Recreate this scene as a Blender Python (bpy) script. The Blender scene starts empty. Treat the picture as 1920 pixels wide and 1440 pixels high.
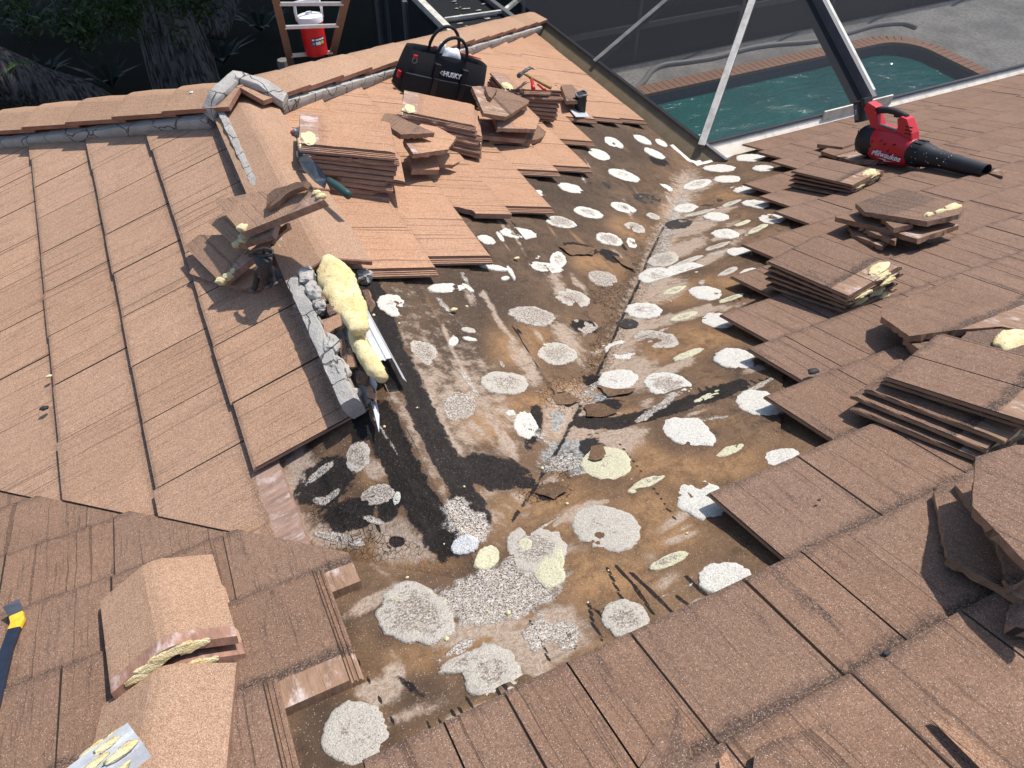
import bpy, bmesh, math, random
import numpy as np
from mathutils import Vector, Matrix, Quaternion
random.seed(7); rng = np.random.default_rng(7)
SC = bpy.context.scene; COL = SC.collection

# ------------------------------------------------------------------ camera, sky, sun, exposure
CAM = np.array([-0.4047, -0.9262, 1.7713]); YAW, PITCH, ROLL, FPX = 0.467, -0.7978, 0.023, 1441.5
S = 0.3824; NN = math.sqrt(1 + S * S); RL, EV, EX, TW, TL = 2.8144, 3.186, 0.3181, 0.305, 0.40
GZ = -3.75                                    # ground level below the roof ridge
_d = np.array([math.sin(YAW) * math.cos(PITCH), math.cos(YAW) * math.cos(PITCH), math.sin(PITCH)])
_r = np.cross(_d, [0, 0, 1]); _r /= np.linalg.norm(_r); _u = np.cross(_r, _d)
_c, _s = math.cos(ROLL), math.sin(ROLL)
CR, CU, CD = _c * _r + _s * _u, -_s * _r + _c * _u, _d
cam = bpy.data.cameras.new('camera'); co = bpy.data.objects.new('camera', cam); COL.objects.link(co)
co.matrix_world = Matrix(((CR[0], CU[0], -CD[0], CAM[0]), (CR[1], CU[1], -CD[1], CAM[1]), (CR[2], CU[2], -CD[2], CAM[2]), (0, 0, 0, 1)))
cam.sensor_width = 36; cam.lens = FPX / 1920 * 36; cam.clip_end = 300; cam.clip_start = 0.05
SC.camera = co
SUN_AZ, SUN_EL = math.radians(17), math.radians(62)     # azimuth from +X towards +Y
W = bpy.data.worlds.new('World'); SC.world = W; W.use_nodes = True
nt = W.node_tree; nt.nodes.clear()
sky = nt.nodes.new('ShaderNodeTexSky'); sky.sky_type = 'NISHITA'; sky.sun_disc = False
sky.sun_elevation = SUN_EL; sky.sun_rotation = math.pi / 2 - SUN_AZ
bg = nt.nodes.new('ShaderNodeBackground'); bg.inputs[1].default_value = 0.15
ow = nt.nodes.new('ShaderNodeOutputWorld'); nt.links.new(sky.outputs[0], bg.inputs[0]); nt.links.new(bg.outputs[0], ow.inputs[0])
sl = bpy.data.lights.new('sun', 'SUN'); sl.energy = 4.0; sl.angle = math.radians(0.9); sl.color = (1, 0.95, 0.88)
so = bpy.data.objects.new('sun', sl); COL.objects.link(so)
sd = Vector((math.cos(SUN_EL) * math.cos(SUN_AZ), math.cos(SUN_EL) * math.sin(SUN_AZ), math.sin(SUN_EL)))
so.rotation_euler = sd.to_track_quat('Z', 'Y').to_euler(); so.location = (6, 4, 9)
SC.view_settings.view_transform = 'Standard'; SC.view_settings.look = 'None'
SC.view_settings.exposure = 0.45; SC.view_settings.gamma = 1; SC.view_settings.use_curve_mapping = False
SC.render.engine = 'CYCLES'
SC.cycles.transparent_max_bounces = 12

# ------------------------------------------------------------------ measuring helpers: a pixel of the 1920x1440 photograph to a point of the place
NRM = {'M': np.array([0, S, 1]) / NN, 'C': np.array([S, 0, 1]) / NN, 'L': np.array([-S, 0, 1]) / NN}
def ray(q): return CD + CR * (q[0] - 960) / FPX - CU * (q[1] - 720) / FPX
def U(q, pl, h=0.0):
    d = ray(q); N = NRM[pl]; return CAM + d * (h - N @ CAM) / (N @ d)
def ZP(q, z): d = ray(q); return CAM + d * (z - CAM[2]) / d[2]
def YP(q, y): d = ray(q); return CAM + d * (y - CAM[1]) / d[1]
def XP(q, x): d = ray(q); return CAM + d * (x - CAM[0]) / d[0]
def onray(q, X0, L, near):                   # point on the ray at distance L from X0, the one nearest to `near`
    d = ray(q); d = d / np.linalg.norm(d); w = CAM - X0; b = w @ d; D = b * b - (w @ w - L * L)
    if D <= 0: return CAM - b * d
    c = [CAM + (-b - math.sqrt(D)) * d, CAM + (-b + math.sqrt(D)) * d]
    return min(c, key=lambda x: np.linalg.norm(x - near))
def roofhit(q, h=0.0):
    d = ray(q); t = {k: (h - NRM[k] @ CAM) / (NRM[k] @ d) for k in 'MCL'}
    w = 'C' if t['C'] > t['L'] else 'L'
    k = 'M' if t['M'] < t[w] else w
    return k, CAM + d * t[k]
def pixel(P):
    q = (P - CAM) @ np.array([CR, CU, CD]).T
    return np.stack([960 + FPX * q[..., 0] / q[..., 2], 720 - FPX * q[..., 1] / q[..., 2]], -1)
def F(pl, a, v, h=0.0):                      # roof frame: a along the eave, v down the slope, h off the deck
    if pl == 'M': return np.array([a, v / NN, -S * v / NN]) + h * NRM['M']
    if pl == 'C': return np.array([v / NN, a, -S * v / NN]) + h * NRM['C']
    return np.array([-v / NN, a, -S * v / NN]) + h * NRM['L']
def axes(pl):                                # right, down-slope, up
    if pl == 'M': y = np.array([0, 1, -S]) / NN; x = np.array([1, 0, 0])
    elif pl == 'C': y = np.array([1, 0, -S]) / NN; x = np.array([0, -1, 0])
    else: y = np.array([-1, 0, -S]) / NN; x = np.array([0, 1, 0])
    return x, y, np.cross(x, y)
def mat4(x, y, z, o): return Matrix(((x[0], y[0], z[0], o[0]), (x[1], y[1], z[1], o[1]), (x[2], y[2], z[2], o[2]), (0, 0, 0, 1)))

# ------------------------------------------------------------------ numpy value noise
def vnoise(P, seed=0):
    P = np.asarray(P, float); i = np.floor(P).astype(np.int64); f = P - i; f = f * f * (3 - 2 * f); r = 0
    nd = P.shape[-1]
    for m in range(2 ** nd):
        k = np.zeros(P.shape[:-1], np.int64); w = 1.0
        for a in range(nd):
            b = (m >> a) & 1
            k = k + (i[..., a] + b) * [374761393, 668265263, 2147483647][a]
            w = w * (f[..., a] if b else 1 - f[..., a])
        k = (k + seed * 1013904223) & 0xffffffff
        k = ((k ^ (k >> 13)) * 1274126177) & 0xffffffff
        k = (k ^ (k >> 16)) & 0xffff
        r = r + w * (k / 65535.0)
    return r
def fbm(P, o=3, seed=0):
    P = np.asarray(P, float); a, r, t = 1.0, 0, 0
    for k in range(o): r = r + a * vnoise(P * 2 ** k + 17.3 * k, seed + k); t += a; a *= .5
    return r / t

# ------------------------------------------------------------------ object helpers
def wm(o): return (wm(o.parent) @ o.matrix_parent_inverse @ o.matrix_basis) if o.parent else o.matrix_basis.copy()
def par(o, p):
    if p is not None:
        o.parent = p; o.matrix_parent_inverse = wm(p).inverted()
    return o
def tag(o, label=None, cat=None, group=None, kind=None):
    if label: o['label'] = label
    if cat: o['category'] = cat
    if group: o['group'] = group
    if kind: o['kind'] = kind
    return o
def empty(name, loc):
    o = bpy.data.objects.new(name, None); COL.objects.link(o); o.location = loc; o.empty_display_size = .1
    return o
def link(name, me, mats, parent=None, M=None, smooth=False):
    for m in (mats if isinstance(mats, (list, tuple)) else [mats]):
        if m is not None and m.name not in [x.name for x in me.materials if x]: me.materials.append(m)
    if smooth: me.polygons.foreach_set('use_smooth', np.ones(len(me.polygons), bool))
    o = bpy.data.objects.new(name, me); COL.objects.link(o)
    if M is not None: o.matrix_basis = M
    par(o, parent)
    return o
def mesh(name, V, Fc):
    me = bpy.data.meshes.new(name); me.from_pydata([tuple(map(float, v)) for v in V], [], Fc); me.validate(); me.update()
    bm = bmesh.new(); bm.from_mesh(me); bmesh.ops.recalc_face_normals(bm, faces=bm.faces); bm.to_mesh(me); bm.free()
    return me
def place(o, origin=None):                   # move a mesh's origin to its own centre so that its object sits where it stands
    me = o.data; n = len(me.vertices); a = np.empty(n * 3); me.vertices.foreach_get('co', a); a = a.reshape(-1, 3)
    c = a.mean(0) if origin is None else np.asarray(origin, float)
    a -= c; me.vertices.foreach_set('co', a.ravel()); me.update(); o.matrix_basis = o.matrix_basis @ Matrix.Translation(c)
    return o
class MB:                                    # collects shapes into one mesh
    def __init__(s): s.V = []; s.F = []
    def add(s, V, Fc):
        b = len(s.V); s.V += [tuple(map(float, v)) for v in V]; s.F += [tuple(i + b for i in f) for f in Fc]; return s
    def box(s, a, b, M=None, bev=0):
        x0, y0, z0 = a; x1, y1, z1 = b
        V = [Vector(v) for v in ((x0, y0, z0), (x1, y0, z0), (x1, y1, z0), (x0, y1, z0), (x0, y0, z1), (x1, y0, z1), (x1, y1, z1), (x0, y1, z1))]
        if M is not None: V = [M @ v for v in V]
        return s.add(V, [(0, 3, 2, 1), (4, 5, 6, 7), (0, 1, 5, 4), (1, 2, 6, 5), (2, 3, 7, 6), (3, 0, 4, 7)])
    def tube(s, pts, rad, seg=10, cap=True, flat=1.0, up=None):
        pts = [np.asarray(p, float) for p in pts]; n = len(pts); rad = list(rad) if hasattr(rad, '__len__') else [rad] * n
        V = []; Fc = []; ref = np.array([0, 0, 1.0]) if up is None else np.asarray(up, float)
        for i, p in enumerate(pts):
            t = pts[min(i + 1, n - 1)] - pts[max(i - 1, 0)]; t = t / (np.linalg.norm(t) + 1e-12)
            a = np.cross(t, ref)
            if np.linalg.norm(a) < 1e-3: a = np.cross(t, [1, 0, 0.01])
            a /= np.linalg.norm(a); b = np.cross(a, t)
            for k in range(seg):
                w = 2 * math.pi * k / seg; V.append(p + rad[i] * (math.cos(w) * a + flat * math.sin(w) * b))
        for i in range(n - 1):
            for k in range(seg): Fc.append((i * seg + k, i * seg + (k + 1) % seg, (i + 1) * seg + (k + 1) % seg, (i + 1) * seg + k))
        if cap: Fc += [tuple(range(seg))[::-1], tuple((n - 1) * seg + k for k in range(seg))]
        return s.add(V, Fc)
    def loft(s, rings, cap=True):
        n = len(rings[0]); V = [v for r in rings for v in r]; Fc = []
        for i in range(len(rings) - 1):
            for k in range(n): Fc.append((i * n + k, i * n + (k + 1) % n, (i + 1) * n + (k + 1) % n, (i + 1) * n + k))
        if cap: Fc += [tuple(range(n))[::-1], tuple((len(rings) - 1) * n + k for k in range(n))]
        return s.add(V, Fc)
    def prism(s, poly, h0, h1, M=None):
        n = len(poly); V = [Vector((p[0], p[1], h0)) for p in poly] + [Vector((p[0], p[1], h1)) for p in poly]
        if M is not None: V = [M @ v for v in V]
        return s.add(V, [tuple(range(n))[::-1], tuple(range(n, 2 * n))] + [(k, (k + 1) % n, n + (k + 1) % n, n + k) for k in range(n)])
    def build(s, name, mat, parent=None, smooth=False, M=None, bevel=0, sub=0, auto=None):
        o = link(name, mesh(name, s.V, s.F), mat, parent, M, smooth)
        if bevel:
            bm = bmesh.new(); bm.from_mesh(o.data)
            es = [e for e in bm.edges if len(e.link_faces) == 2 and e.calc_face_angle(0) > .6]
            bmesh.ops.bevel(bm, geom=es, offset=bevel, segments=2, profile=.7, affect='EDGES', clamp_overlap=True); bm.to_mesh(o.data); bm.free()
            o.data.polygons.foreach_set('use_smooth', np.zeros(len(o.data.polygons), bool))
        if auto is not None:
            o.data.polygons.foreach_set('use_smooth', np.ones(len(o.data.polygons), bool))
            try: o.data.set_sharp_from_angle(angle=math.radians(auto))
            except Exception: pass
        return o
def frame_mb(o0, x, y, z): return mat4(np.asarray(x, float), np.asarray(y, float), np.asarray(z, float), np.asarray(o0, float))
def text(s, size, name, m, parent, M, depth=.0008, shear=0.0, bold=0.0):
    cu = bpy.data.curves.new(name, 'FONT'); cu.body = s; cu.size = size; cu.extrude = depth; cu.align_x = 'CENTER'; cu.align_y = 'CENTER'; cu.shear = shear; cu.offset = bold
    t = bpy.data.objects.new(name, cu); COL.objects.link(t); bpy.context.view_layer.update()
    me = bpy.data.meshes.new_from_object(t.evaluated_get(bpy.context.evaluated_depsgraph_get())); bpy.data.objects.remove(t)
    return link(name, me, m, parent, M)

# ------------------------------------------------------------------ material helpers
class G:
    def __init__(s, name):
        s.m = bpy.data.materials.new(name); s.m.use_nodes = True; s.t = s.m.node_tree; s.t.nodes.clear()
        s.out = s.t.nodes.new('ShaderNodeOutputMaterial'); s.b = s.t.nodes.new('ShaderNodeBsdfPrincipled'); s.t.links.new(s.b.outputs[0], s.out.inputs[0])
    def set(s, sock, v):
        if hasattr(v, 'is_output') or isinstance(v, bpy.types.NodeSocket): s.t.links.new(v, sock)
        elif isinstance(v, (tuple, list)) and len(v) == 3 and sock.type == 'RGBA': sock.default_value = (*v, 1)
        else: sock.default_value = v
    def n(s, typ, ins=(), **pr):
        k = s.t.nodes.new(typ)
        for a, b in pr.items(): setattr(k, a, b)
        for a, b in (ins.items() if isinstance(ins, dict) else enumerate(ins)): s.set(k.inputs[a], b)
        return k
    def math(s, op, a, b=0.0, c=0.0, clamp=False): return s.n('ShaderNodeMath', [a, b, c], operation=op, use_clamp=clamp).outputs[0]
    def mix(s, f, a, b, mode='MIX'):
        k = s.n('ShaderNodeMix', data_type='RGBA', blend_type=mode); s.set(k.inputs[0], f); s.set(k.inputs[6], a); s.set(k.inputs[7], b); return k.outputs[2]
    def step(s, v, lo, hi, a=0.0, b=1.0):
        return s.n('ShaderNodeMapRange', [v, lo, hi, a, b], interpolation_type='SMOOTHSTEP').outputs[0]
    def noise(s, vec, scale=5, detail=3, rough=.55, dist=0): return s.n('ShaderNodeTexNoise', {'Vector': vec, 'Scale': scale, 'Detail': detail, 'Roughness': rough, 'Distortion': dist}).outputs[0]
    def vor(s, vec, scale, feature='F1', out=0): return s.n('ShaderNodeTexVoronoi', {'Vector': vec, 'Scale': scale}, feature=feature).outputs[out]
    def vec(s, v, m, add=None):
        k = s.n('ShaderNodeVectorMath', [v, m], operation='MULTIPLY').outputs[0]
        return k if add is None else s.n('ShaderNodeVectorMath', [k, add], operation='ADD').outputs[0]
    def obj(s): return s.n('ShaderNodeTexCoord').outputs['Object']
    def rnd(s): return s.n('ShaderNodeObjectInfo').outputs['Random']
    def geo(s): return s.n('ShaderNodeNewGeometry').outputs['Position']
    def xyz(s, v): return s.n('ShaderNodeSeparateXYZ', [v]).outputs
    def attr(s, nme): return s.n('ShaderNodeAttribute', attribute_name=nme).outputs['Fac']
    def bump(s, h, dist=.002, strength=1.0): s.set(s.b.inputs['Normal'], s.n('ShaderNodeBump', {'Strength': strength, 'Distance': dist, 'Height': h}).outputs[0])
    def fin(s, col=None, rough=.8, metal=0.0, spec=.3):
        if col is not None: s.set(s.b.inputs['Base Color'], col)
        s.set(s.b.inputs['Roughness'], rough); s.set(s.b.inputs['Metallic'], metal); s.set(s.b.inputs['Specular IOR Level'], spec)
        return s.m
def plain(name, col, rough=.6, metal=0.0, spec=.4, var=.15, scale=30, bump=.0):
    g = G(name); p = g.obj(); nz = g.noise(p, scale, 4)
    c = g.mix(nz, tuple(x * (1 - var) for x in col), tuple(min(1, x * (1 + var)) for x in col))
    if bump: g.bump(nz, bump)
    return g.fin(c, rough, metal, spec)

def tile_material(name, ca, cb, raw, mould, grain, speck, cap=False, lip=False):
    g = G(name); o = g.obj(); r = g.rnd(); x, y, z = g.xyz(o)
    off = g.n('ShaderNodeCombineXYZ', [g.math('MULTIPLY', r, 37.0), g.math('MULTIPLY', r, 91.0), g.math('MULTIPLY', r, 13.0)]).outputs[0]
    p = g.n('ShaderNodeVectorMath', [o, off], operation='ADD').outputs[0]
    big = g.noise(p, 7, 3)
    warp = g.vec(g.n('ShaderNodeTexNoise', {'Vector': p, 'Scale': 9.0, 'Detail': 1.0}).outputs[1], (.012, .0, .0))
    pw = g.n('ShaderNodeVectorMath', [p, warp], operation='ADD').outputs[0]
    gr1 = g.noise(g.vec(pw, (190, 4.5, 20)), 1, 2, .5)
    gr2 = g.noise(g.vec(pw, (55, 3.2, 10)), 1, 3, .6)
    line1 = g.step(gr1, .58, .74); line2 = g.step(gr2, .63, .74); gr3 = g.noise(g.vec(pw, (85, .9, 10)), 1, 2, .5); line3 = g.step(gr3, .63, .70)
    lines = g.math('MULTIPLY', g.math('MAXIMUM', g.math('MULTIPLY', line1, .6), g.math('MAXIMUM', g.math('MULTIPLY', line2, .8), line3)), grain, clamp=True)
    fine = g.noise(p, 330, 3, .8); mott = g.noise(p, 60, 4, .75)
    c = g.mix(g.step(big, .3, .7), ca, cb)
    r2 = g.math('FRACT', g.math('MULTIPLY', r, 57.3)); c = g.mix(g.math('MULTIPLY', r, .7), c, tuple(v * .74 for v in ca)); c = g.mix(g.math('MULTIPLY', r2, .35), c, (ca[0] * 1.0, ca[1] * 1.1, ca[2] * 1.25))
    c = g.mix(g.step(fine, .35, .7, 0, .5), c, tuple(v * .5 for v in ca)); c = g.mix(g.step(mott, .42, .75, 0, .4), c, tuple(v * .55 for v in cb))
    c = g.mix(g.math('MULTIPLY', lines, .75), c, tuple(v * .26 for v in ca))
    gv = g.n('ShaderNodeTexVoronoi', {'Vector': p, 'Scale': 520.0}); gl = g.xyz(gv.outputs['Color'])[1]
    c = g.mix(1.0, c, g.n('ShaderNodeCombineXYZ', [g.math('ADD', .62, g.math('MULTIPLY', gl, .76))] * 3).outputs[0], 'MULTIPLY')
    # pale sand grains
    v = g.n('ShaderNodeTexVoronoi', {'Vector': p, 'Scale': 430.0}); vc = g.xyz(v.outputs['Color'])[0]
    sp = g.math('MULTIPLY', g.step(vc, speck, speck + .01), g.step(v.outputs['Distance'], .42, .25))
    if not cap:
        # mould where the next course lapped over and along the nose
        yn = g.math('ADD', y, g.math('MULTIPLY', g.math('SUBTRACT', g.noise(p, 16, 4, .7), .5), .07))
        lap = g.math('MULTIPLY', g.step(yn, -.326, -.314), g.step(yn, -.27, -.312))
        nose = g.step(yn, -.035, -.004)
        smear = g.math('MULTIPLY', g.step(g.noise(g.vec(p, (26, 2.6, 3)), 1, 4, .7), .54, .76), .8)
        dirt = g.math('MULTIPLY', g.math('MAXIMUM', g.math('MAXIMUM', lap, g.math('MULTIPLY', nose, .45)), smear), mould, clamp=True)
        dirt = g.math('MULTIPLY', dirt, g.step(g.noise(p, 190, 3, .7), .34, .58))
        c = g.mix(g.math('MULTIPLY', dirt, .85), c, (.028, .023, .022))
    c = g.mix(g.math('MULTIPLY', sp, .7), c, (.68, .56, .48))
    # bare concrete: head strip, sides, underside
    nz = g.xyz(g.n('ShaderNodeTexCoord').outputs['Normal'])[2]
    side = g.step(nz, .75, .6)
    if cap: rawf = g.math('MAXIMUM', side, g.step(y, -.352, -.356)) if lip else side
    else:
        head = g.step(y, -.318, -.322)
        rawf = g.math('MAXIMUM', side, head)
    rn = g.noise(g.vec(p, (60, 10, 30)), 1, 4, .7)
    cr = g.mix(g.step(rn, .3, .7), raw, tuple(v * .62 for v in raw))
    wash = g.math('MULTIPLY', g.step(g.noise(g.vec(p, (22, 9, 9)), 1, 4, .75), .5, .72), g.step(nz, .8, .95))
    cr = g.mix(g.math('MULTIPLY', wash, .75), cr, (.60, .50, .46))
    rust = g.step(g.noise(p, 12, 4, .7), .58, .74)
    cr = g.mix(g.math('MULTIPLY', rust, .35 if cap else .5), cr, (.24, .11, .045))
    cr = g.mix(g.math('MULTIPLY', g.step(g.noise(p, 75, 4, .8), .60, .74), .65), cr, (.035, .028, .024))
    c = g.mix(rawf, c, cr)
    if not cap:
        gv_ = g.math('MULTIPLY', g.math('MULTIPLY', g.step(x, -.002, -.001), g.step(x, .3065, .306)), g.math('MULTIPLY', g.step(nz, .15, .2), g.step(nz, .8, .7)))
        c = g.mix(gv_, c, (.035, .024, .018))
    h = g.math('ADD', g.math('MULTIPLY', fine, .35), g.math('ADD', g.math('MULTIPLY', lines, -.8), g.math('MULTIPLY', gr2, .5)))
    g.bump(h, .0022, .9)
    return g.fin(c, g.mix(rawf, (.85,) * 3, (.7,) * 3), 0, .25)
RAW = (.37, .235, .175)
M_TAN = tile_material('weathered_tan_tile', (.470, .264, .156), (.415, .230, .135), RAW, .35, .85, .90)
M_LEFT = tile_material('weathered_tan_tile_streaked', (.450, .272, .172), (.385, .230, .145), RAW, .55, .75, .90)
M_BRN = tile_material('weathered_brown_tile', (.245, .145, .094), (.196, .114, .075), (.32, .195, .125), 1.45, .80, .90)
M_CAP = tile_material('sanded_cap_tile', (.42, .255, .158), (.375, .226, .138), (.34, .17, .11), .2, .16, .86, cap=True)

M_CAPL = tile_material('sanded_cap_tile_with_bare_lip', (.42, .255, .158), (.375, .226, .138), (.36, .20, .14), .2, .16, .86, cap=True, lip=True)
def deck_material():
    g = G('old_underlayment'); P = g.geo(); x, y, z = g.xyz(P)
    A = {k: g.attr(k) for k in ('white', 'black', 'tan', 'pale', 'crack', 'side', 'dark', 'grey')}
    n1 = g.noise(P, 3.5, 4, .6); n2 = g.noise(P, 24, 5, .65); n3 = g.noise(P, 300, 2, .7); n4 = g.noise(P, 95, 4, .7)
    def th(v, amp, w=.07, nz=None): return g.step(g.math('ADD', v, g.math('MULTIPLY', g.math('SUBTRACT', nz or n2, .5), amp)), .5 - w, .5 + w)
    brown = g.mix(g.step(n1, .3, .7), (.135, .080, .046), (.205, .125, .072))
    darkb = g.mix(g.step(n1, .3, .7), (.100, .063, .040), (.148, .096, .062))
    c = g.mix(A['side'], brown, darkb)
    c = g.mix(g.math('MULTIPLY', g.step(n2, .5, .75), .55), c, (.035, .024, .018))
    orange = g.mix(g.step(n2, .3, .7), (.36, .205, .095), (.25, .135, .062))
    orange = g.mix(g.step(n4, .45, .62, 0, .6), orange, (.36, .22, .12))
    c = g.mix(g.math('MULTIPLY', th(A['tan'], 1.0, .3), .9), c, orange)
    c = g.mix(g.math('MULTIPLY', th(A['dark'], .7, .25), .55), c, (.038, .028, .022))
    pale = g.mix(g.step(n4, .38, .6), (.50, .41, .33), (.33, .235, .165))
    c = g.mix(g.math('MULTIPLY', th(A['pale'], 1.1, .16), g.step(n4, .25, .55, .55, .95)), c, pale)
    gry = g.mix(g.step(n4, .4, .6), (.38, .40, .39), (.20, .18, .16))
    c = g.mix(g.math('MULTIPLY', th(A['grey'], .9, .1), .9), c, gry)
    tar = g.mix(g.step(n4, .4, .66), (.006, .006, .007), (.018, .017, .017))
    tar = g.mix(g.step(g.noise(P, 46, 4, .8), .64, .72, 0, .5), tar, (.26, .21, .16))
    bm = th(A['black'], .75, .05)
    c = g.mix(g.math('MULTIPLY', bm, .96), c, tar)
    wh = g.mix(g.step(n4, .36, .56), (.72, .68, .62), (.50, .43, .36))
    wm_ = g.math('MULTIPLY', th(A['white'], .95, .06), g.step(g.noise(P, 240, 2, .75), .36, .50))
    c = g.mix(g.math('MULTIPLY', wm_, .9), c, wh)
    # crazed cracks
    vd = g.n('ShaderNodeTexVoronoi', {'Vector': g.n('ShaderNodeVectorMath', [P, g.vec(g.n('ShaderNodeTexNoise', {'Vector': P, 'Scale': 22.0}).outputs[1], (.03, .03, .03))], operation='ADD').outputs[0], 'Scale': 52.0}, feature='DISTANCE_TO_EDGE').outputs[0]
    ck = g.math('MULTIPLY', g.step(vd, .045, .012), th(A['crack'], .8, .1))
    c = g.mix(g.math('MULTIPLY', ck, .85), c, (.02, .014, .01))
    # mineral granules
    v = g.n('ShaderNodeTexVoronoi', {'Vector': P, 'Scale': 330.0}); vc = g.xyz(v.outputs['Color'])[0]
    sp = g.math('MULTIPLY', g.step(vc, .93, .94), g.step(v.outputs['Distance'], .45, .25))
    c = g.mix(g.math('MULTIPLY', sp, g.math('SUBTRACT', .75, g.math('MULTIPLY', bm, .5))), c, (.55, .45, .36))
    c = g.mix(g.step(n3, .35, .7, 0, .35), c, (.03, .02, .014))
    wr = g.noise(g.vec(P, (7, 22, 7)), 1, 4, .7, 1.2); c = g.mix(g.step(wr, .55, .72, 0, .4), c, (.035, .022, .014))
    h = g.math('ADD', g.math('ADD', g.math('MULTIPLY', n3, .5), g.math('MULTIPLY', n4, 1.2)), g.math('SUBTRACT', g.math('MULTIPLY', wm_, 1.0), g.math('MULTIPLY', ck, 2.0)))
    g.bump(h, .004, .9)
    return g.fin(c, g.step(bm, 0, 1, .85, .8), 0, .15)
M_DECK = deck_material()

def foam_material():
    g = G('old_tile_adhesive_foam'); P = g.geo(); oc = g.n('ShaderNodeObjectInfo').outputs['Color']; al = g.n('ShaderNodeObjectInfo').outputs['Alpha']
    n4 = g.noise(P, 110, 4, .75); n3 = g.noise(P, 330, 2, .8); n1 = g.noise(P, 22, 4, .7)
    n5 = g.noise(P, 190, 3, .8); c = g.mix(g.step(n5, .47, .60), oc, g.mix(.35, oc, (.20, .15, .11))); c = g.mix(g.step(n3, .55, .68, 0, .5), c, (.10, .08, .065))
    n0 = g.noise(P, 40, 4, .75); worn = g.step(g.math('ADD', g.math('MULTIPLY', n0, .95), g.math('MAXIMUM', g.math('MULTIPLY', g.attr('mid'), .30), g.step(g.attr('mid'), .16, .0, 0, .22))), g.math('SUBTRACT', 1.02, al), g.math('SUBTRACT', 1.16, al))
    c = g.mix(g.math('MULTIPLY', worn, .9), c, g.mix(g.step(n5, .40, .54), (.62, .57, .50), g.mix(g.step(n4, .35, .65), (.15, .105, .075), (.30, .23, .18))))
    c = g.mix(g.math('MULTIPLY', g.step(n1, .60, .70), .45), c, (.66, .60, .38))
    c = g.mix(g.math('MULTIPLY', g.step(n4, .60, .70), .7), c, (.10, .075, .055))
    g.bump(g.math('ADD', g.math('MULTIPLY', n4, 1.0), n3), .005, 1.0)
    return g.fin(c, .9, 0, .15)
M_FOAM = foam_material()
def foam2(name, a, b):
    g = G(name); p = g.obj(); n = g.noise(p, 55, 4, .75); n2 = g.noise(p, 260, 2, .7); n1 = g.noise(p, 9, 3, .6)
    c = g.mix(g.step(n1, .35, .65), a, b); c = g.mix(g.step(n, .54, .68, 0, .75), c, (.42, .27, .09)); c = g.mix(g.step(n2, .55, .7, 0, .4), c, tuple(v * .5 for v in b))
    g.bump(g.math('ADD', n, g.math('MULTIPLY', n2, .5)), .006, 1.0); return g.fin(c, .85, 0, .2)
M_YEL = foam2('yellow_foam', (.78, .66, .38), (.68, .52, .24))
M_CREAM = foam2('cream_foam', (.70, .62, .38), (.62, .50, .25))
def mortar_material():
    g = G('grey_mortar'); P = g.geo(); n = g.noise(P, 14, 5, .7); n2 = g.noise(P, 120, 4, .75); n3 = g.noise(P, 300, 2, .8)
    c = g.mix(g.step(n, .3, .7), (.52, .49, .44), (.38, .355, .32)); c = g.mix(g.step(n2, .35, .65, 0, .5), c, (.46, .43, .39))
    c = g.mix(g.step(n3, .6, .72, 0, .7), c, (.06, .055, .05)); vd = g.vor(g.n('ShaderNodeVectorMath', [P, g.vec(g.n('ShaderNodeTexNoise', {'Vector': P, 'Scale': 14.0}).outputs[1], (.05, .05, .05))], operation='ADD').outputs[0], 6, 'DISTANCE_TO_EDGE')
    ck = g.step(vd, .018, .004); c = g.mix(g.math('MULTIPLY', ck, .7), c, (.05, .045, .04))
    g.bump(g.math('SUBTRACT', g.math('ADD', n2, n), g.math('MULTIPLY', ck, 1.5)), .008, 1); return g.fin(c, .92, 0, .2)
M_MORTAR = mortar_material()
def dirty_metal(name, col, dirt, rough=.45, metal=.0, spec=.5):
    g = G(name); P = g.geo(); n = g.noise(P, 9, 5, .7); n2 = g.noise(P, 90, 3, .7)
    c = g.mix(g.step(n, .4, .7), col, dirt); c = g.mix(g.step(n2, .58, .72, 0, .45), c, tuple(v * .45 for v in dirt)); g.bump(n2, .0006); return g.fin(c, rough, metal, spec)
M_GUT = dirty_metal('bronze_gutter_paint', (.19, .145, .085), (.22, .175, .115), .6, 0, .25)
M_GUTW = dirty_metal('white_gutter_paint', (.70, .63, .53), (.50, .44, .36), .5)
M_ALU = dirty_metal('weathered_aluminium', (.24, .235, .225), (.14, .135, .13), .55, .25)
M_BRONZE = dirty_metal('dark_bronze_beam', (.10, .10, .112), (.13, .125, .12), .45)
M_WHITEB = dirty_metal('cream_beam_paint', (.60, .58, .52), (.34, .32, .27), .5)
M_ZINC = dirty_metal('galvanised_steel', (.55, .57, .58), (.40, .41, .42), .42, .25)
M_STEEL = dirty_metal('tool_steel', (.10, .105, .11), (.20, .20, .20), .42, .6)
M_CREAMF = plain('soffit_paint', (.55, .50, .42), .8)
M_WALL = plain('stucco_wall', (.55, .50, .42), .9, bump=.003)
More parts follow.
